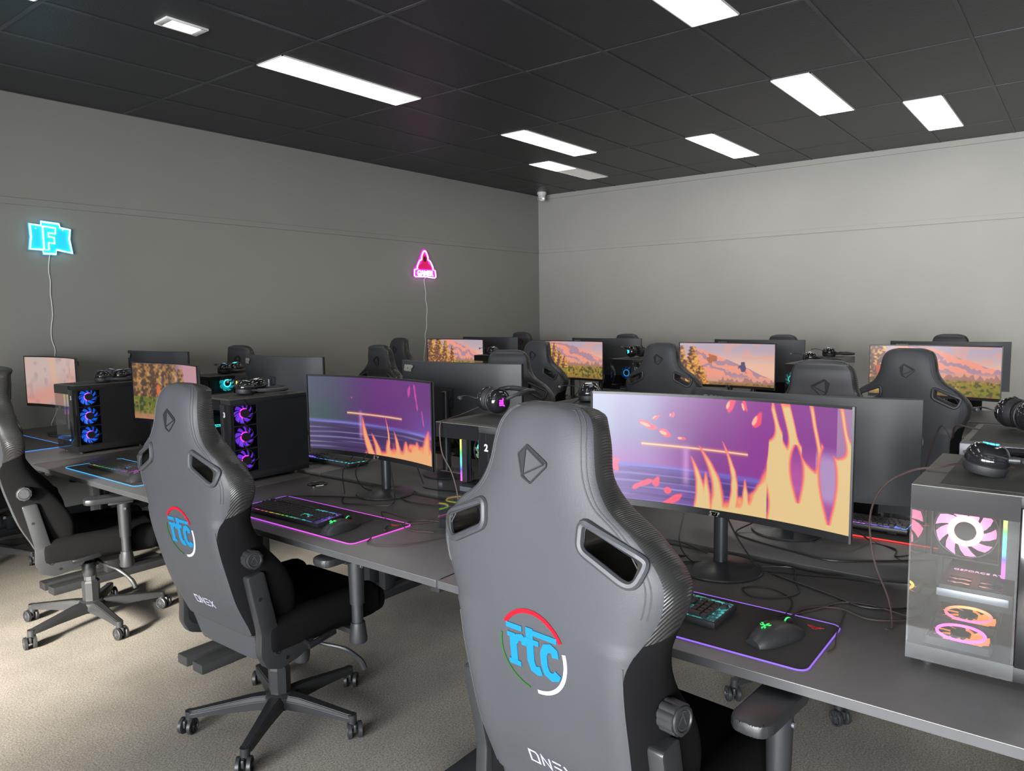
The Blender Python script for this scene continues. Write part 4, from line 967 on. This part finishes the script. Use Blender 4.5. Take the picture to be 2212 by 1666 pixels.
# ------------------------------------------------------------------ headsets
def cup_profile(): return [(0, .030), (.016, .0305), (.0275, .028), (.034, .021), (.0385, .012), (.041, .002), (.041, -.006), (.0385, -.010)]
def headset(x, y, z, pose, rz, label, glow=(190, 40, 230), word='JBL', grey=False, spread=.075, mic=True):
    """cups face local +-Y; pose: 'flat' cups lying down, 'up' standing on the cup rims with the band behind, 'top' band down"""
    t = thing('headset', label, 'headset', (x, y, z), math.radians(rz), 'gaming headsets lying on the computers'); t.scale = (1.13,)*3
    body = M['monback'] if grey else M['gloss']
    if pose == 'flat':
        cups = [(T(-.02, sg*(.052), .0315) @ R(0, 'X') @ R(sg*.16, 'X')) for sg in (1, -1)]
        band = [(.015, .060, .020), (.05, .078, .022), (.10, .068, .022), (.135, .035, .021), (.147, 0, .021), (.135, -.035, .021), (.10, -.068, .022), (.05, -.078, .022), (.015, -.060, .020)]
    else:
        cups = [(T(0, sg*.045, .047) @ R(-sg*PI/2, 'X') @ R(-.28*sg if sg > 0 else .05, 'Y')) for sg in (1, -1)]
        band = [(.02, .068, .055), (.055, .082, .070), (.10, .070, .078), (.135, .04, .074), (.147, 0, .070), (.135, -.04, .074), (.10, -.070, .078), (.055, -.082, .070), (.02, -.068, .055)]
    for k, Mx in enumerate(cups):
        b = B(); lathe(b, cup_profile(), 36, Mx); lathe(b, [(.0375, -.0095), (.0405, -.012), (.0405, -.020), (.036, -.030), (.026, -.031), (.022, -.024), (.020, -.012), (0, -.012)], 36, Mx, 1)
        tube(b, [Mx @ Vector((.040*math.cos(i*PI/18), .040*math.sin(i*PI/18), .004)) for i in range(36)], .0018, 6, closed=True, mi=0)
        c = obj('ear_cup', b, [body, M['cushion']], t)
        b = B(); text(b, word, .020, .0012, Mx @ T(0, 0, .0310) @ R(PI/2, 'Z'), bold=.0008); obj('cup_light', b, led(glow, 2.6), c, smooth=False)
        b = B(); tube(b, [Mx @ Vector((.043*math.cos(a), .043*math.sin(a), .002)) for a in [(-1.3+.26*i) for i in range(11)]], .0035, 8); obj('yoke', b, M['plastic'], t)
    b = B(); P = smooth_path(band, 5)
    tube(b, P, [.0055 if i < 6 or i > len(P)-7 else .0085 for i in range(len(P))], 8)
    for i in range(len(P)): pass
    obj('headband', b, M['plastic'], t)
    b = B(); Q = P[10:-10]; tube(b, [p*.965+Vector((0, 0, .002)) for p in Q], .0085, 8); obj('band_cushion', b, M['cushion'], t)
    if mic:
        c0 = cups[0] @ Vector((-.030, .0, .006)); b = B(); tube(b, smooth_path([c0, c0+Vector((-.035, .01, .012)), c0+Vector((-.065, -.01, .016)), c0+Vector((-.085, -.035, .014))], 4), .0022, 6)
        lathe(b, [(0, -.011), (.006, -.009), (.007, 0), (.006, .009), (0, .011)], 14, Matrix.Translation(c0+Vector((-.087, -.04, .014))) @ R(PI/2, 'X')); obj('microphone', b, M['plastic'], t)
    return t
TZ = DESK+CHh+.0022
headset(2.21, 1.82, TZ, 'up', -28, 'headset with violet lit maker letters, standing on the computer numbered 2', (200, 40, 255), 'JBL')
headset(2.04, .120, TZ, 'flat', 6, 'big glossy headset on the pink-lit computer at the right edge', (60, 200, 230), 'JBL', spread=.08)
headset(2.76, .16, TZ, 'up', -55, 'headset on the silver computer at the right edge', (200, 60, 255), 'JBL')
headset(2.17, 3.35, TZ, 'flat', -62, 'headset lying flat on the computer numbered 3, two cups towards the camera', (120, 120, 120), 'JBL')
headset(2.22, 4.92, TZ, 'flat', 30, 'matte grey headset on the computer with three blue fans', (90, 90, 95), 'JBL', grey=True, mic=False)
headset(2.12, 4.80, TZ, 'flat', -80, 'smaller black headset beside the matte grey one on the leftmost computer', (90, 90, 95), 'JBL')
headset(2.90, 4.74, TZ, 'flat', -70, 'headset with cyan lit letters on the computer with the cyan ring fan', (60, 220, 250), 'JBL')
headset(2.80, 1.72, TZ, 'flat', -60, 'headset on the mesh-fronted computer, left of the big purple screen', (110, 120, 120), 'JBL')
headset(5.64, 3.05, TZ, 'up', 60, 'headset with cyan lit letters on the computer numbered 11', (60, 220, 250), 'JBL')
headset(5.72, 1.62, TZ, 'flat', -70, 'headset on the teal-glowing computer, third row', (110, 120, 120), 'JBL')
headset(6.45, 1.68, TZ, 'flat', -70, 'headset on the overhanging-top computer, last row', (110, 120, 120), 'JBL')
headset(5.58, 4.55, TZ, 'flat', -60, 'headset on the red and green lit computer, left part of the third row', (110, 120, 120), 'JBL')

# ------------------------------------------------------------------ keyboards, mice, mats
def key_mesh(w):
    b = B(); v = []
    a, c, h = w/2-.0008, .0168/2-.0004, .0085
    for z, s in ((0, 1), (h*.55, .96), (h, .76)): v.append([b.verts.new((sx*(a-(1-s)*.0085), sy*c*s+(.0006 if z == h else 0), z)) for sx, sy in ((-1, -1), (1, -1), (1, 1), (-1, 1))])
    for A, C in zip(v, v[1:]):
        for i in range(4): b.faces.new((A[i], A[(i+1) % 4], C[(i+1) % 4], C[i]))
    b.faces.new(v[-1]); me = bpy.data.meshes.new('key'); b.to_mesh(me); b.free(); me.materials.append(M['key']); return me
KM = {}
U = .019
def layout():
    L = []
    def row(x, y, ws):
        for w in ws:
            if w < 0: x += -w*U; continue
            L.append((x+w*U/2, y, w)); x += w*U
    row(0, 5.3, [1, -1, 1, 1, 1, 1, -.5, 1, 1, 1, 1, -.5, 1, 1, 1, 1]); row(0, 4, [1]*13+[2, -.25, 1, 1, 1, -.25, 1, 1, 1, 1])
    row(0, 3, [1.5]+[1]*12+[1.5, -.25, 1, 1, 1, -.25, 1, 1, 1]); row(0, 2, [1.75]+[1]*11+[2.25, -3.75+.25, 1, 1, 1]); row(0, 1, [2.25]+[1]*10+[2.75, -1.25, 1, -1.25, 1, 1, 1])
    row(0, 0, [1.25, 1.25, 1.25, 6.25, 1.25, 1.25, 1.25, 1.25, -.25, 1, 1, 1, -.25, 2, 1]); return L
LAY = layout()
def glowbed(seed, h0, h1, s):
    m = bpy.data.materials.new('key_backlight'); m.use_nodes = True; nt = m.node_tree; b = nt.nodes['Principled BSDF']; tc = nt.nodes.new('ShaderNodeTexCoord')
    sp = nt.nodes.new('ShaderNodeSeparateXYZ'); nt.links.new(tc.outputs['Object'], sp.inputs[0]); ma = nt.nodes.new('ShaderNodeMath'); ma.operation = 'MULTIPLY_ADD'
    ma.inputs[1].default_value = (h1-h0)/.44; ma.inputs[2].default_value = h0; nt.links.new(sp.outputs[0], ma.inputs[0]); fr = nt.nodes.new('ShaderNodeMath'); fr.operation = 'FRACT'; nt.links.new(ma.outputs[0], fr.inputs[0])
    hs = nt.nodes.new('ShaderNodeCombineColor'); hs.mode = 'HSV'; hs.inputs[1].default_value = .85; hs.inputs[2].default_value = 1; nt.links.new(fr.outputs[0], hs.inputs[0]); nt.links.new(hs.outputs[0], b.inputs['Emission Color'])
    n = nt.nodes.new('ShaderNodeTexNoise'); n.inputs['Scale'].default_value = 75; nt.links.new(tc.outputs['Object'], n.inputs['Vector']); r = nt.nodes.new('ShaderNodeValToRGB'); r.color_ramp.elements[0].position = .45; r.color_ramp.elements[1].position = .62
    r.color_ramp.elements[0].color = (.12, .12, .12, 1); r.color_ramp.elements[1].color = (1, 1, 1, 1); nt.links.new(n.outputs['Fac'], r.inputs[0]); mm = nt.nodes.new('ShaderNodeMath'); mm.operation = 'MULTIPLY'; mm.inputs[1].default_value = s
    nt.links.new(r.outputs[0], mm.inputs[0]); nt.links.new(mm.outputs[0], b.inputs['Emission Strength']); b.inputs['Base Color'].default_value = (.01, .01, .01, 1); return m
def keyboard(x, y, rz, label, glow, keys=True, z=DESK+.004):
    """origin at the left-front corner; local x runs right along the keys, y away from the typist"""
    t = thing('keyboard', label, 'keyboard', (x, y, z), math.radians(rz), 'backlit keyboards on the desks')
    b = B(); W_, H_ = 22.5*U+.012, 6.3*U+.014
    prism(b, [(-.006, -.006), (W_-.006, -.006), (W_-.006, H_-.006), (-.006, H_-.006)], .017, None, bev=.0025); bmesh.ops.transform(b, matrix=Matrix(((1, 0, 0, 0), (0, 1, 0, 0), (0, .05, 1, 0), (0, 0, 0, 1))), verts=b.verts); obj('case', b, M['plastic'], t)
    b = B(); bb(b, (-.001, -.001, .0172), (22.5*U+.001, 6.3*U+.001, .0180)); bmesh.ops.transform(b, matrix=Matrix(((1, 0, 0, 0), (0, 1, 0, 0), (0, .05, 1, 0), (0, 0, 0, 1))), verts=b.verts); obj('backlight', b, glowbed(1, *glow), t, smooth=False)
    if keys:
        for k, (kx, ky, w) in enumerate(LAY):
            if w not in KM: KM[w] = key_mesh(w*U)
            o = bpy.data.objects.new('key', KM[w]); COL.objects.link(o); o.parent = t; yy = ky*U+.0095; o.location = (kx, yy, .0190+.05*yy)
    else:
        b = B()
        for kx, ky, w in LAY: box(b, (kx, ky*U+.0095, .0225), (w*U-.002, .0165, .0085), .0015, 1)
        obj('keys', b, M['key'], t); t.children[-1]['kind'] = 'stuff' if False else 'thing'
    for fx in (.03, .38):
        b = B(); bb(b, (fx, H_-.03, -.002), (fx+.03, H_-.015, .012), .002); obj('foot', b, M['plastic'], t)
    return t
# a typist sits on -X looking +X : local x = -Y (rz = -90)
keyboard(1.755, 1.145, -93, 'keyboard with green to teal backlight on the foreground mat, half hidden by the big chair', (.22, .52, .5))
keyboard(1.70, 2.71, -88, 'keyboard with rainbow backlight in front of the dark purple screen', (.80, 1.75, .8))
keyboard(1.725, 4.265, -88, 'keyboard with rainbow backlight on the blue-edged mat', (.08, .90, .8))
keyboard(2.975, .48, 90, 'keyboard with violet and red backlight seen from behind, right of the purple flame screen', (.62, .98, 2.0))
keyboard(2.64, 3.06, 90, 'keyboard with cyan lights beyond the lower left corner of the dark purple monitor', (.50, .75, 1.6))
def mouse(x, y, rz, label, glow, z=DESK+.004):
    t = thing('mouse', label, 'mouse', (x, y, z), math.radians(rz), 'gaming mice on the mats'); t.scale = (1.3, 1.32, 1.15)
    b = B(); rs = []
    for i in range(17):
        u = i/16; xx = -.062+.124*u; w = .033*math.sin(PI*min(1, max(0, .06+u*.88)))**.42*(1-.12*math.sin(PI*u)); h = .039*math.sin(PI*(.08+.86*u**.9))**.75
        rs.append([b.verts.new((xx, w*math.cos(a)*(1 if math.sin(a) > 0 else .97), max(0, h*math.sin(a)**.8 if math.sin(a) > 0 else 0))) for a in [PI*k/12 for k in range(13)]])
    for A, C in zip(rs, rs[1:]):
        for k in range(12): b.faces.new((A[k], A[k+1], C[k+1], C[k]))
        b.faces.new((A[12], A[0], C[0], C[12]))
    b.faces.new(rs[0]); b.faces.new(rs[-1][::-1]); bmesh.ops.recalc_face_normals(b, faces=b.faces); bmesh.ops.remove_doubles(b, verts=b.verts, dist=1e-5)
    sh = obj('shell', b, M['plastic'], t)
    b = B(); cyl(b, (.033, -.004, .0285), (.033, .004, .0285), .0095, .0095, 20); cyl(b, (.033, -.0015, .0285), (.033, .0015, .0285), .0098, .0098, 20, 1); obj('scroll_wheel', b, [M['gloss'], led(glow, 3.0)], t)
    b = B(); S = .009
    for q in range(3):
        a = q*2*PI/3+PI; Mr = T(-.030, 0, .0365) @ R(.28, 'Y').inverted() @ R(a, 'Z')
        stroke(b, [(.0, .0), (.5*S, .18*S), (.95*S, .0), (1.2*S, .28*S)], .0018, .0012, Mr); stroke(b, [(.25*S, .1*S), (.45*S, .55*S), (.85*S, .65*S)], .0016, .0012, Mr)
    obj('palm_light', b, led(glow, 1.8), t, smooth=False)
    b = B(); bb(b, (-.01, .0268, .018), (.022, .0315, .025), .002); obj('side_button', b, M['gloss'], t)
    return t
mouse(1.765, .572, -22, 'mouse with a green lit mark on the foreground mat', (30, 220, 90))
mouse(1.745, 2.185, 5, 'mouse with a green lit mark beside the rainbow keyboard', (30, 220, 90))
mouse(1.745, 3.70, 6, 'pale reflecting mouse on the blue-edged mat', (60, 60, 60))
def pad(x, y, rz, label, c1, L=.80, D_=.30):
    """x,y = left-front corner; local x runs right along the desk edge, y away from the typist"""
    t = thing('mouse_mat', label, 'mouse mat', (x, y, DESK), math.radians(rz), 'light-edged desk mats')
    pl = round_poly([(0, 0), (L, 0), (L, D_), (0, D_)], .028, 6); b = B(); prism(b, pl, .0035, None); obj('cloth', b, M['pad'], t)
    b = B(); tube(b, [(p[0], p[1], .0028) for p in pl], .0022, 6, closed=True); obj('edge_light', b, c1, t)
    b = B(); S = .02; Mx = T(L-.052, D_-.05, .0036)
    for pts in ([(-1, .42), (-.45, .45), (-.2, .1), (.0, -.35)], [(1, .42), (.45, .45), (.2, .1), (.0, -.35)], [(-.75, .2), (-.3, .0), (-.1, -.4)], [(.75, .2), (.3, .0), (.1, -.4)], [(-.15, .4), (0, .0), (.15, .4)]): stroke(b, [(p[0]*S, p[1]*S) for p in pts], .0036, .0006, Mx)
    obj('printed_mark', b, M['mark'], t, smooth=False); return t
M['mark'] = mat('red_print', rgb(190, 40, 40), .7, noise=(300, .1))
pad(1.635, 1.262, -90, 'black mat with a thin violet lit edge in the foreground', led((150, 105, 235), 1.1))
pad(1.655, 2.815, -90, 'black mat with magenta and violet lit edge under the rainbow keyboard', rainbow(0, .8, .0, 1.1, .13, .73))
pad(1.645, 4.385, -90, 'black mat with a blue lit edge, third desk of the front row', led((70, 175, 235), 1.3))
pad(1.655, 5.925, -90, 'black mat with a blue lit edge glimpsed behind the leftmost chair', led((60, 150, 250), 1.3))
pad(3.04, .33, 90, 'black mat with a red lit edge in the second row', led((255, 50, 50), 1.6), L=.78, D_=.27)

# ------------------------------------------------------------------ neon signs on the left wall
WY = Y1
def wallM(x, z, off): return Matrix(((1, 0, 0, x), (0, 0, -1, WY-off), (0, 1, 0, z), (0, 0, 0, 1)))
t = thing('neon_sign', 'cyan neon sign of a framed letter F, high on the left wall', 'neon sign', (0, 0, 0))
cy = led((140, 238, 255), 8.0); cx0, cz0 = 2.363, 2.175
NF = [(-.125, .095), (-.05, .088), (-.048, .118), (.075, .110), (.080, .082), (.150, .072), (.140, .0), (.155, -.105), (.045, -.085), (.04, -.118), (-.045, -.118), (-.048, -.090), (-.135, -.088), (-.122, 0)]
b = B(); prism(b, [(p[0]*1.08, p[1]*1.08) for p in NF], .004, wallM(cx0, cz0, .02)); obj('backing_plate', b, mat('clear_blue_acrylic', rgb(30, 150, 190), .3, emit=rgb(20, 160, 215), estr=1.2), t, smooth=False)
b = B()
def neon(b, pts, r=.0055, closed=False, x=cx0, z=cz0, k=3):
    P = [(wallM(x, z, .03) @ Vector((p[0], p[1], 0))) for p in pts]; tube(b, P, r, 8, closed=closed)
neon(b, NF, .0062, True)
neon(b, [(-.040, .085), (-.040, -.09), (-.006, -.09), (-.006, -.035), (.035, -.040), (.035, .005), (-.004, .010), (-.004, .038), (.045, .034), (.048, .078), (-.040, .085)], .0058)
o = obj('light_tube', b, cy, t)
for k, xx in enumerate((-.085, .1)):
    b = B(); cyl(b, wallM(cx0+xx, cz0+.065, .0) @ Vector((0, 0, 0)), wallM(cx0+xx, cz0+.065, 0) @ Vector((0, 0, .026)), .006); obj('standoff', b, M['whitep'], t)
t = thing('neon_sign', 'pink neon sign of a hooded figure over the word GAMER', 'neon sign', (0, 0, 0))
pk = led((255, 150, 242), 8.0); cx1, cz1 = 6.40, 2.15
hood = [(-.13, -.055), (-.125, -.02), (-.085, .045), (-.055, .055), (-.05, .095), (-.025, .145), (0, .16), (.025, .145), (.05, .095), (.055, .055), (.085, .045), (.13, -.02), (.135, -.055)]
b = B(); prism(b, round_poly([(-.19, -.145), (.19, -.155), (.185, -.05), (.15, -.03), (.09, .07), (.03, .18), (-.03, .18), (-.09, .07), (-.15, -.03), (-.185, -.05)], .02, 3), .004, wallM(cx1, cz1, .02)); obj('backing_plate', b, mat('clear_pink_acrylic', rgb(110, 30, 100), .3, emit=rgb(205, 25, 200), estr=1.3), t, smooth=False)
b = B(); neon(b, smooth_path([(p[0], p[1], 0) for p in hood], 3), .0068, x=cx1, z=cz1)
neon(b, [(-.175, -.065), (-.18, -.135), (-.16, -.145), (0, -.142), (.16, -.152), (.182, -.14), (.172, -.065), (.13, -.055)], .0060, x=cx1, z=cz1); neon(b, [(-.175, -.065), (-.12, -.052)], .006, x=cx1, z=cz1)
obj('light_tube', b, pk, t)
b = B(); text(b, 'GAMER', .085, .006, wallM(cx1, cz1-.103, .03), bold=.003, space=.92); obj('lit_word', b, led((255, 225, 250), 3.2), t, smooth=False)
b = B(); prism(b, round_poly([(-.05, .02), (-.038, .09), (0, .125), (.038, .09), (.05, .02), (.105, -.02), (.115, -.05), (-.115, -.05), (-.105, -.02)], .01, 3), .003, wallM(cx1, cz1, .026)); obj('figure', b, mat('red_printed_figure', rgb(150, 10, 60), .5, emit=rgb(215, 10, 90), estr=.7), t, smooth=False)
b = B(); prism(b, round_poly([(-.022, .045), (-.026, .08), (0, .1), (.026, .08), (.022, .045), (0, .03)], .01, 3), .002, wallM(cx1, cz1, .029)); obj('face', b, mat('dark_figure_face', rgb(60, 0, 40), .5), t, smooth=False)
def cord(name, pts, r, m, label, cat='cable', group=None, k=5, n=8):
    b = B(); tube(b, smooth_path(pts, k), r, n); return tag(obj(name, b, m), label, cat, group)
rs = random.Random(3)
cord('power_cord', [(2.365, WY-.03, 2.06), (2.363, WY-.008, 2.03)]+[(2.36+rs.uniform(-.012, .012)-.02*i/14, WY-.006, 2.02-1.22*i/14) for i in range(1, 14)]+[(2.29, WY-.02, .765), (2.27, WY-.07, .755)], .0035, M['whitep'], 'thin white cord hanging from the cyan neon sign', group='white neon cords')
cord('power_cord', [(6.40, WY-.03, 1.995), (6.40, WY-.008, 1.97)]+[(6.405+.045*math.sin(i*.35)*.6+rs.uniform(-.012, .012), WY-.006, 1.96-1.15*i/16) for i in range(1, 16)]+[(6.47, WY-.02, .79), (6.47, WY-.08, .755)], .0035, M['whitep'], 'thin white cord hanging from the pink neon sign', group='white neon cords')

# ------------------------------------------------------------------ cables on the desks
Z = DESK+.0035; GC = 'cables loose on the desks'
def cable(pts, label, r=.0028, m=None): cord('cable', pts, r, m or M['cable'], label, 'cable', GC, 5, 6)
cable([(2.235, 2.62, .99), (2.215, 2.64, .93), (2.16, 2.67, .85), (2.14, 2.64, Z), (2.08, 2.58, Z), (2.02, 2.50, Z), (2.05, 2.42, Z), (2.12, 2.31, Z), (2.20, 2.38, .80), (2.25, 2.47, .95)], 'black cable looping down from the dark purple screen and round its stand foot')
cable([(2.20, 2.54, .94), (2.15, 2.57, .86), (2.18, 2.55, .78), (2.26, 2.50, Z), (2.22, 2.36, Z), (2.02, 2.72, Z), (1.95, 2.80, Z), (1.88, 2.74, Z), (1.86, 2.66, Z)], 'black keyboard cable running behind the rainbow keyboard')
cable([(1.83, 2.18, Z+.004), (1.90, 2.17, Z+.006), (1.93, 2.12, Z), (1.97, 2.20, Z), (2.02, 2.25, Z), (2.0, 2.08, Z), (2.05, 1.98, Z), (2.12, 1.93, Z)], 'thin black mouse cable beside the dark purple screen stand', .0018)
cable([(2.12, 1.94, Z), (1.98, 2.01, Z), (1.90, 2.08, Z), (1.84, 2.05, Z+.004), (1.82, 2.02, Z+.004), (1.76, 2.02, Z), (1.70, 1.98, Z), (1.72, 1.90, Z), (1.80, 1.84, Z), (1.93, 1.80, Z)], 'brown braided cable curling over the corner of the magenta-edged mat', .0022, M['braid'])
cable([(1.93, 1.88, Z), (1.90, 1.96, Z), (1.93, 2.05, Z), (2.02, 2.04, Z), (2.05, 1.95, Z), (2.10, 1.92, Z)], 'second brown braided cable by the computer numbered 2', .0022, M['braid'])
cable([(2.30, 2.45, Z), (2.20, 2.30, Z), (2.23, 2.10, Z), (2.32, 1.98, Z), (2.45, 2.05, Z), (2.55, 2.25, Z), (2.70, 2.35, Z), (2.79, 2.45, .80), (2.79, 2.50, .95)], 'cable crossing the gap between the first and second row desks near the centre')
cable([(2.70, 2.53, .96), (2.62, 2.60, 1.06), (2.60, 2.66, 1.10), (2.62, 2.72, 1.04), (2.66, 2.74, .95), (2.60, 2.66, .85), (2.50, 2.50, Z), (2.42, 2.40, Z), (2.45, 2.22, Z)], 'cable arching up behind the monitor with the large lettering', .003)
cable([(2.72, 4.02, .98), (2.66, 4.08, 1.10), (2.64, 4.0, 1.15), (2.66, 3.93, 1.10), (2.66, 3.90, 1.0), (2.60, 3.95, .85), (2.5, 4.0, Z)], 'cable arching up behind the monitor with the small lettering', .003)
cable([(2.10, .97, .93), (2.09, .98, .84), (2.13, .96, Z+.02), (2.18, .92, Z), (2.24, .80, Z), (2.30, .70, Z), (2.20, .66, Z), (2.10, .62, Z), (2.02, .66, Z), (2.0, .72, Z), (2.05, .76, Z), (2.09, .70, Z), (2.04, .62, Z), (1.94, .60, Z), (1.90, .61, Z)], 'black cable from the big purple screen with a small loop near the mouse', .0022)
cable([(2.16, .86, .93), (2.20, .83, .84), (2.24, .78, Z), (2.20, .70, Z), (2.14, .55, Z), (2.10, .45, Z), (2.16, .35, Z), (2.28, .315, Z)], 'black cable trailing right from the foot of the big purple screen')
cable([(2.17, 1.10, Z), (2.22, 1.0, Z), (2.17, .93, Z+.01), (2.12, .99, Z+.01), (2.02, 1.05, Z), (1.93, 1.08, Z)], 'black keyboard cable by the foot of the big purple screen', .003)
cable([(2.30, 1.22, Z), (2.34, 1.10, Z), (2.30, 1.0, Z), (2.24, .90, Z), (2.22, .80, Z), (2.26, .66, Z), (2.32, .50, Z), (2.36, .38, Z)], 'dark cable lying along the rear edge of the foreground desk')
cable([(2.66, .95, Z+.02), (2.56, .98, Z), (2.50, .88, Z), (2.46, .74, Z), (2.44, .62, Z), (2.52, .50, Z), (2.60, .40, Z), (2.66, .33, Z)], 'cable from the monitor foot behind the big purple screen')
cable([(2.60, .72, Z), (2.66, .62, Z+.05), (2.72, .56, Z), (2.68, .48, Z), (2.60, .46, Z), (2.62, .36, Z+.03), (2.7, .31, Z)], 'looped cable in front of the violet and red keyboard')
cable([(2.10, .13, TZ+.004), (2.05, .23, TZ+.010), (2.0, .27, TZ+.006), (2.0, .33, TZ-.01), (2.04, .40, 1.10), (2.10, .44, 1.0), (2.12, .43, .88), (2.06, .38, .80), (2.0, .36, Z), (1.98, .37, Z)], 'brown braided headset cable hanging off the pink-lit computer', .0026, M['braid'])
cable([(1.90, .595, Z), (1.94, .58, Z), (2.02, .54, Z), (2.10, .50, Z), (2.12, .42, Z), (2.10, .34, Z), (2.14, .31, Z)], 'brown braided mouse cable running right to the pink-lit computer', .0024, M['braid'])
cable([(1.93, .58, Z), (2.0, .57, Z), (2.05, .50, Z), (2.02, .42, Z), (2.06, .35, Z), (2.12, .312, Z)], 'second brown braided cable beside the mouse cable', .0022, M['braid'])
cable([(2.04, .48, Z), (1.96, .47, Z), (1.90, .462, Z+.004), (1.85, .455, Z+.004), (1.80, .445, Z), (1.76, .452, Z)], 'thin braided cable crossing the violet mat corner', .0016, M['braid'])
cable([(2.15, 1.84, TZ+.03), (2.06, 1.86, TZ+.008), (1.98, 1.845, TZ+.004), (1.935, 1.84, TZ-.01), (1.93, 1.83, 1.06), (1.935, 1.79, .99), (1.93, 1.76, .92), (1.93, 1.75, .84), (1.935, 1.77, .80)], 'headset cable hanging down over the glass of the computer numbered 2', .0024, M['braid'])
cable([(2.08, 3.40, TZ+.01), (2.0, 3.44, TZ+.005), (1.93, 3.465, TZ+.0), (1.905, 3.47, 1.12), (1.90, 3.46, 1.0), (1.90, 3.45, .86), (1.90, 3.46, Z)], 'headset cable running off the computer numbered 3', .0024)
cable([(2.77, 1.76, TZ+.02), (2.66, 1.72, TZ+.012), (2.58, 1.70, TZ+.006), (2.535, 1.69, TZ-.01), (2.53, 1.68, 1.10), (2.53, 1.69, .98), (2.535, 1.70, .84), (2.53, 1.68, Z)], 'headset cable over the mesh-fronted computer', .0024)
cable([(2.70, .26, TZ+.004), (2.76, .33, TZ+.004), (2.90, .36, TZ-.06), (3.1, .42, 1.12), (3.5, .55, 1.17), (4.0, .60, 1.12), (4.35, .68, 1.02)][:4]+[(3.05, .45, 1.0), (3.0, .46, .85), (3.0, .42, Z)], 'brown cable rising from the silver computer towards the badge chair', .0028, M['braid'])
cable([(2.45, 3.60, Z), (2.52, 3.45, Z), (2.45, 3.35, Z), (2.58, 3.25, Z), (2.68, 3.12, Z), (2.80, 3.2, Z)], 'tangled cable beyond the computer numbered 3', .003)
cable([(2.60, 3.42, Z+.0), (2.54, 3.36, Z+.03), (2.50, 3.30, Z+.05), (2.54, 3.24, Z+.03), (2.62, 3.22, Z)], 'pale cable loop right of the computer numbered 3', .003, M['thread'])
cable([(2.12, 5.90, Z), (2.05, 5.65, Z), (2.12, 5.45, Z), (2.0, 5.30, Z), (2.05, 5.15, Z)], 'cable on the desk against the left wall')
cable([(5.92, 3.95, .93), (5.90, 4.0, .86), (5.86, 3.90, Z), (5.80, 3.72, Z), (5.7, 3.6, Z)], 'cable under the mountain forest screen')
cable([(5.92, 3.80, .93), (5.88, 3.78, .84), (5.86, 3.86, Z), (5.78, 3.98, Z)], 'crossed cable under the mountain forest screen')
# braided plug box on the red-edged mat
t = thing('cable_adapter', 'small grey plug box at the end of the red lit strip', 'adapter', (2.56, .335, DESK), 0.3)
b = B(); bb(b, (-.028, -.012, 0), (.028, .012, .014), .004); obj('body', b, M['monback'], t); b = B(); cyl(b, (.028, 0, .007), (.042, 0, .007), .004); obj('plug', b, M['plastic'], t)
